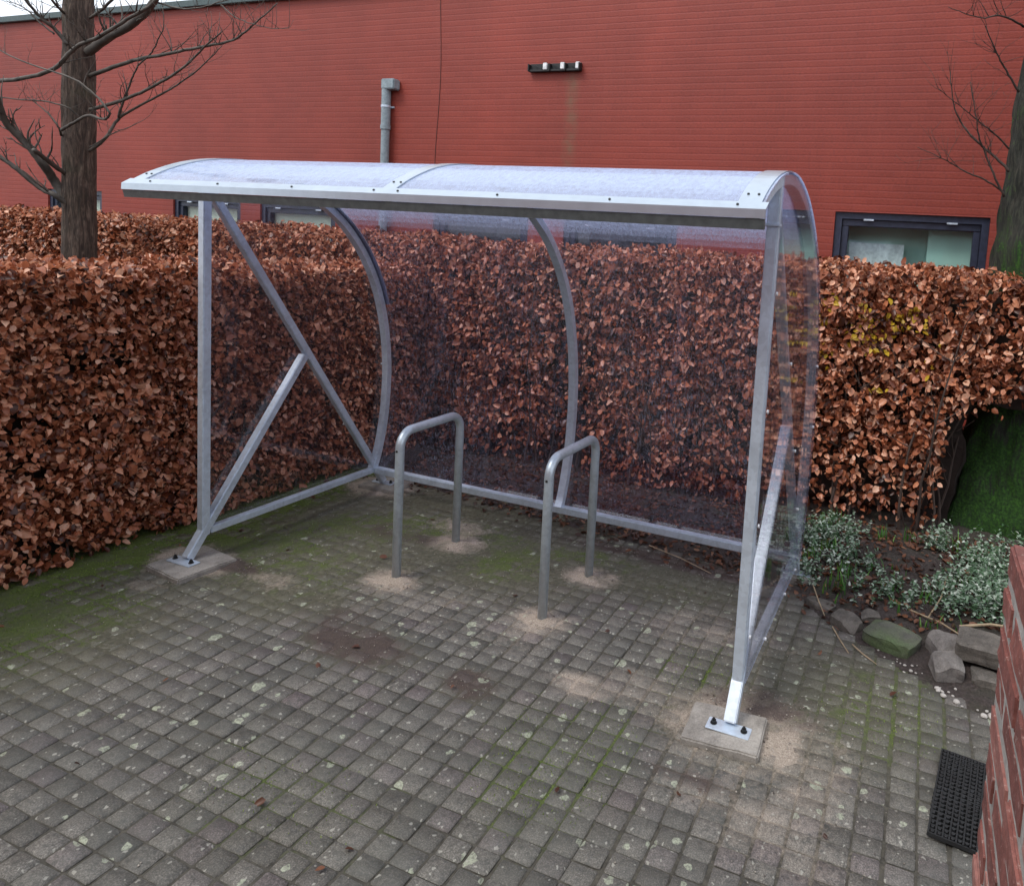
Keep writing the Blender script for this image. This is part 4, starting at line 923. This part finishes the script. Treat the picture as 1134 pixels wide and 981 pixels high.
# grass and bulb blades
bm = bmesh.new(); random.seed(5)
for (cx, cy, n, h) in [(3.22, 1.22, 16, .12), (3.3, 1.2, 10, .10), (3.62, 2.0, 14, .11), (3.85, 2.05, 14, .14), (3.05, 2.0, 20, .12), (3.4, 1.45, 14, .07), (3.58, 1.12, 10, .06), (3.95, 1.5, 16, .12), (3.15, 1.7, 16, .1), (2.7, 1.6, 18, .09), (3.45, 1.9, 14, .10), (3.28, 1.4, 16, .09), (3.7, 1.25, 14, .08), (3.05, 1.55, 14, .10), (4.0, 1.9, 16, .13), (3.55, 1.45, 8, .05), (3.12, 2.15, 16, .12), (3.5, 1.3, 10, .07), (3.75, .98, 10, .06), (3.9, 1.0, 10, .07), (4.2, 1.2, 20, .1)]:
    for _ in range(n):
        x, y = cx+random.gauss(0, .035), cy+random.gauss(0, .035); z = soil_z(x, y); a = random.uniform(0, 6.28); hh = h*random.uniform(.6, 1.2); w_ = random.uniform(.0025, .0065); dx, dy = math.cos(a), math.sin(a); l_ = random.uniform(.1, .6)*hh
        prev = None
        for k in range(4):
            f = k/3; c = Vector((x+dx*l_*f*f, y+dy*l_*f*f, z+hh*f*(1-.15*f))); ww = w_*(1-.85*f); q = [bm.verts.new(c+Vector((-dy*ww, dx*ww, 0))), bm.verts.new(c-Vector((-dy*ww, dx*ww, 0)))]
            if prev: bm.faces.new((prev[0], prev[1], q[1], q[0]))
            prev = q
tag(fin('grass', bm, GREENLEAF), 'thin bright green grass and bulb blades between the ground cover', 'grass', kind='stuff')
# climbing sprigs by the trunk
# fallen leaves
def lcond(x, y):
    d_ = y-float(bed_y(x))
    if x < -.25: return rng.random() < .25
    if d_ < -.12: return False
    return rng.random() < (.9 if y < 2.3 else .3)*(1 if d_ > 0 else .25)
fl = inbed(3800, (-.5, 4.4), (.9, 2.35), lcond); n = len(fl); ln = rng.uniform(.022, .05, n); fl[:, 2] += rng.uniform(.002, .018, n)
ex = np.stack([rng.uniform(-.4, 3.8, 34), rng.uniform(-1.6, 1.2, 34), rng.uniform(.006, .012, 34)], 1); ex = ex[ex[:, 1] < bed_y(ex[:, 0])]; fl = np.r_[fl, ex]; n = len(fl); ln = np.r_[ln, rng.uniform(.02, .045, len(ex))]
no = rng.normal(0, .35, (n, 3))+np.array([0, 0, 1]); ax = rng.normal(0, 1, (n, 3))*np.array([1, 1, .25])
tag(leaves('fallen_leaves', fl, ax, no, ln, ln*.62, FALLEN), 'brown fallen leaves lying in the soil behind the shelter and in the bed', 'fallen leaves', kind='stuff')
# grit, crumbs and bits on the paving
n = 16000; x = rng.uniform(-.45, 4.3, n); y = rng.uniform(-2.2, 1.35, n); s, mo, d, c = masks(x, y); k = (rng.random(n) < np.clip(.06+s*1.0+d*1.3+c*.12, 0, 1)) & (y < bed_y(x)); x, y = x[k], y[k]; n = len(x)
V = []; F = []
ico = np.array([(1, 0, 0), (-1, 0, 0), (0, 1, 0), (0, -1, 0), (0, 0, 1), (0, 0, -1)]) ; fi = np.array([(0, 2, 4), (2, 1, 4), (1, 3, 4), (3, 0, 4), (2, 0, 5), (1, 2, 5), (3, 1, 5), (0, 3, 5)])
r = rng.uniform(.001, .0034, n)*np.where(masks(x, y)[0] > .5, rng.choice([1, 1, 1, 1.9], n), 1); V = np.stack([x, y, .004+r*.6], -1)[:, None, :] + ico[None]*r[:, None, None]*rng.uniform(.5, 1.5, (n, 6, 1)); F = (fi[None]+(np.arange(n)*6)[:, None, None]).reshape(-1, 3)
GRIT = m_leaf('grit', [(0, (.06, .045, .04)), (.5, (.18, .15, .125)), (1, (.55, .5, .43))], trans=0)
me = mesh_np('grit', V.reshape(-1, 3), F); tag(obj('grit', me, GRIT), 'loose sand grains and crumbs scattered on the paving', 'grit', kind='stuff')
# moss cushions: short upright blades along the left hedge and in the shelter
n = 110000; x = rng.uniform(-.6, 3.8, n); y = rng.uniform(-1.9, 1.4, n); s, mo, d, c = masks(x, y); k = (rng.random(n) < np.clip(mo*1.9-.65, 0, 1)) & (y < bed_y(x)); x, y = x[k], y[k]; n = len(x)
zz = np.full(n, .001); h = rng.uniform(.003, .009, n); a = rng.uniform(0, 6.28, n); w_ = .0016; lx, ly = rng.normal(0, .35, (2, n))
V = np.stack([np.stack([x+np.cos(a)*w_, y+np.sin(a)*w_, zz], -1), np.stack([x-np.cos(a)*w_, y-np.sin(a)*w_, zz], -1), np.stack([x+lx*h, y+ly*h, zz+h], -1)], 1)
me = mesh_np('moss', V.reshape(-1, 3), np.arange(n*3).reshape(-1, 3)); MOSSM = m_leaf('moss_green', [(0, (.05, .09, .01)), (.6, (.15, .23, .02)), (1, (.30, .40, .05))], trans=.1)
tag(obj('moss', me, MOSSM), 'green moss growing on the paving beside the left hedge and inside the shelter', 'moss', kind='stuff')
# dry stalks
def stalk(pts, r, label):
    bm = bmesh.new(); tube(bm, pts, [r, r*.9, r*.6] if len(pts) == 3 else r, 6); tag(fin('dry_stalk', bm, STRAW), label, 'stalk', 'dry straw stalks by the bed')
stalk([(3.62, 1.12, .07), (3.78, 1.02, .085), (3.90, .90, .09)], .005, 'pale dry stalk lying between the mossy slab and the large block')
stalk([(3.86, 1.0, .10), (4.0, 1.05, .12), (4.25, 1.08, .13)], .007, 'thick pale cane lying level behind the large grey block')
stalk([(3.27, .88, .006), (3.32, .77, .008), (3.37, .68, .004)], .0035, 'dry straw on the paving left of the mossy slab')
stalk([(3.38, .76, .006), (3.43, .70, .008), (3.50, .645, .004)], .0035, 'dry straw on the paving just in front of the mossy slab')
stalk([(3.12, 1.2, .05), (3.17, 1.06, .04), (3.22, .96, .012)], .0035, 'dry straw leaning out of the bed near the rear right slab')
stalk([(3.72, 1.1, .06), (3.78, 1.22, .13), (3.80, 1.36, .17)], .004, 'upright dry stalk rising from the ground cover behind the stones')
stalk([(2.1, 1.3, .02), (2.35, 1.2, .03), (2.55, 1.14, .01)], .003, 'thin dry stem lying on the soil below the rear rail')
print('objects', len(bpy.data.objects))
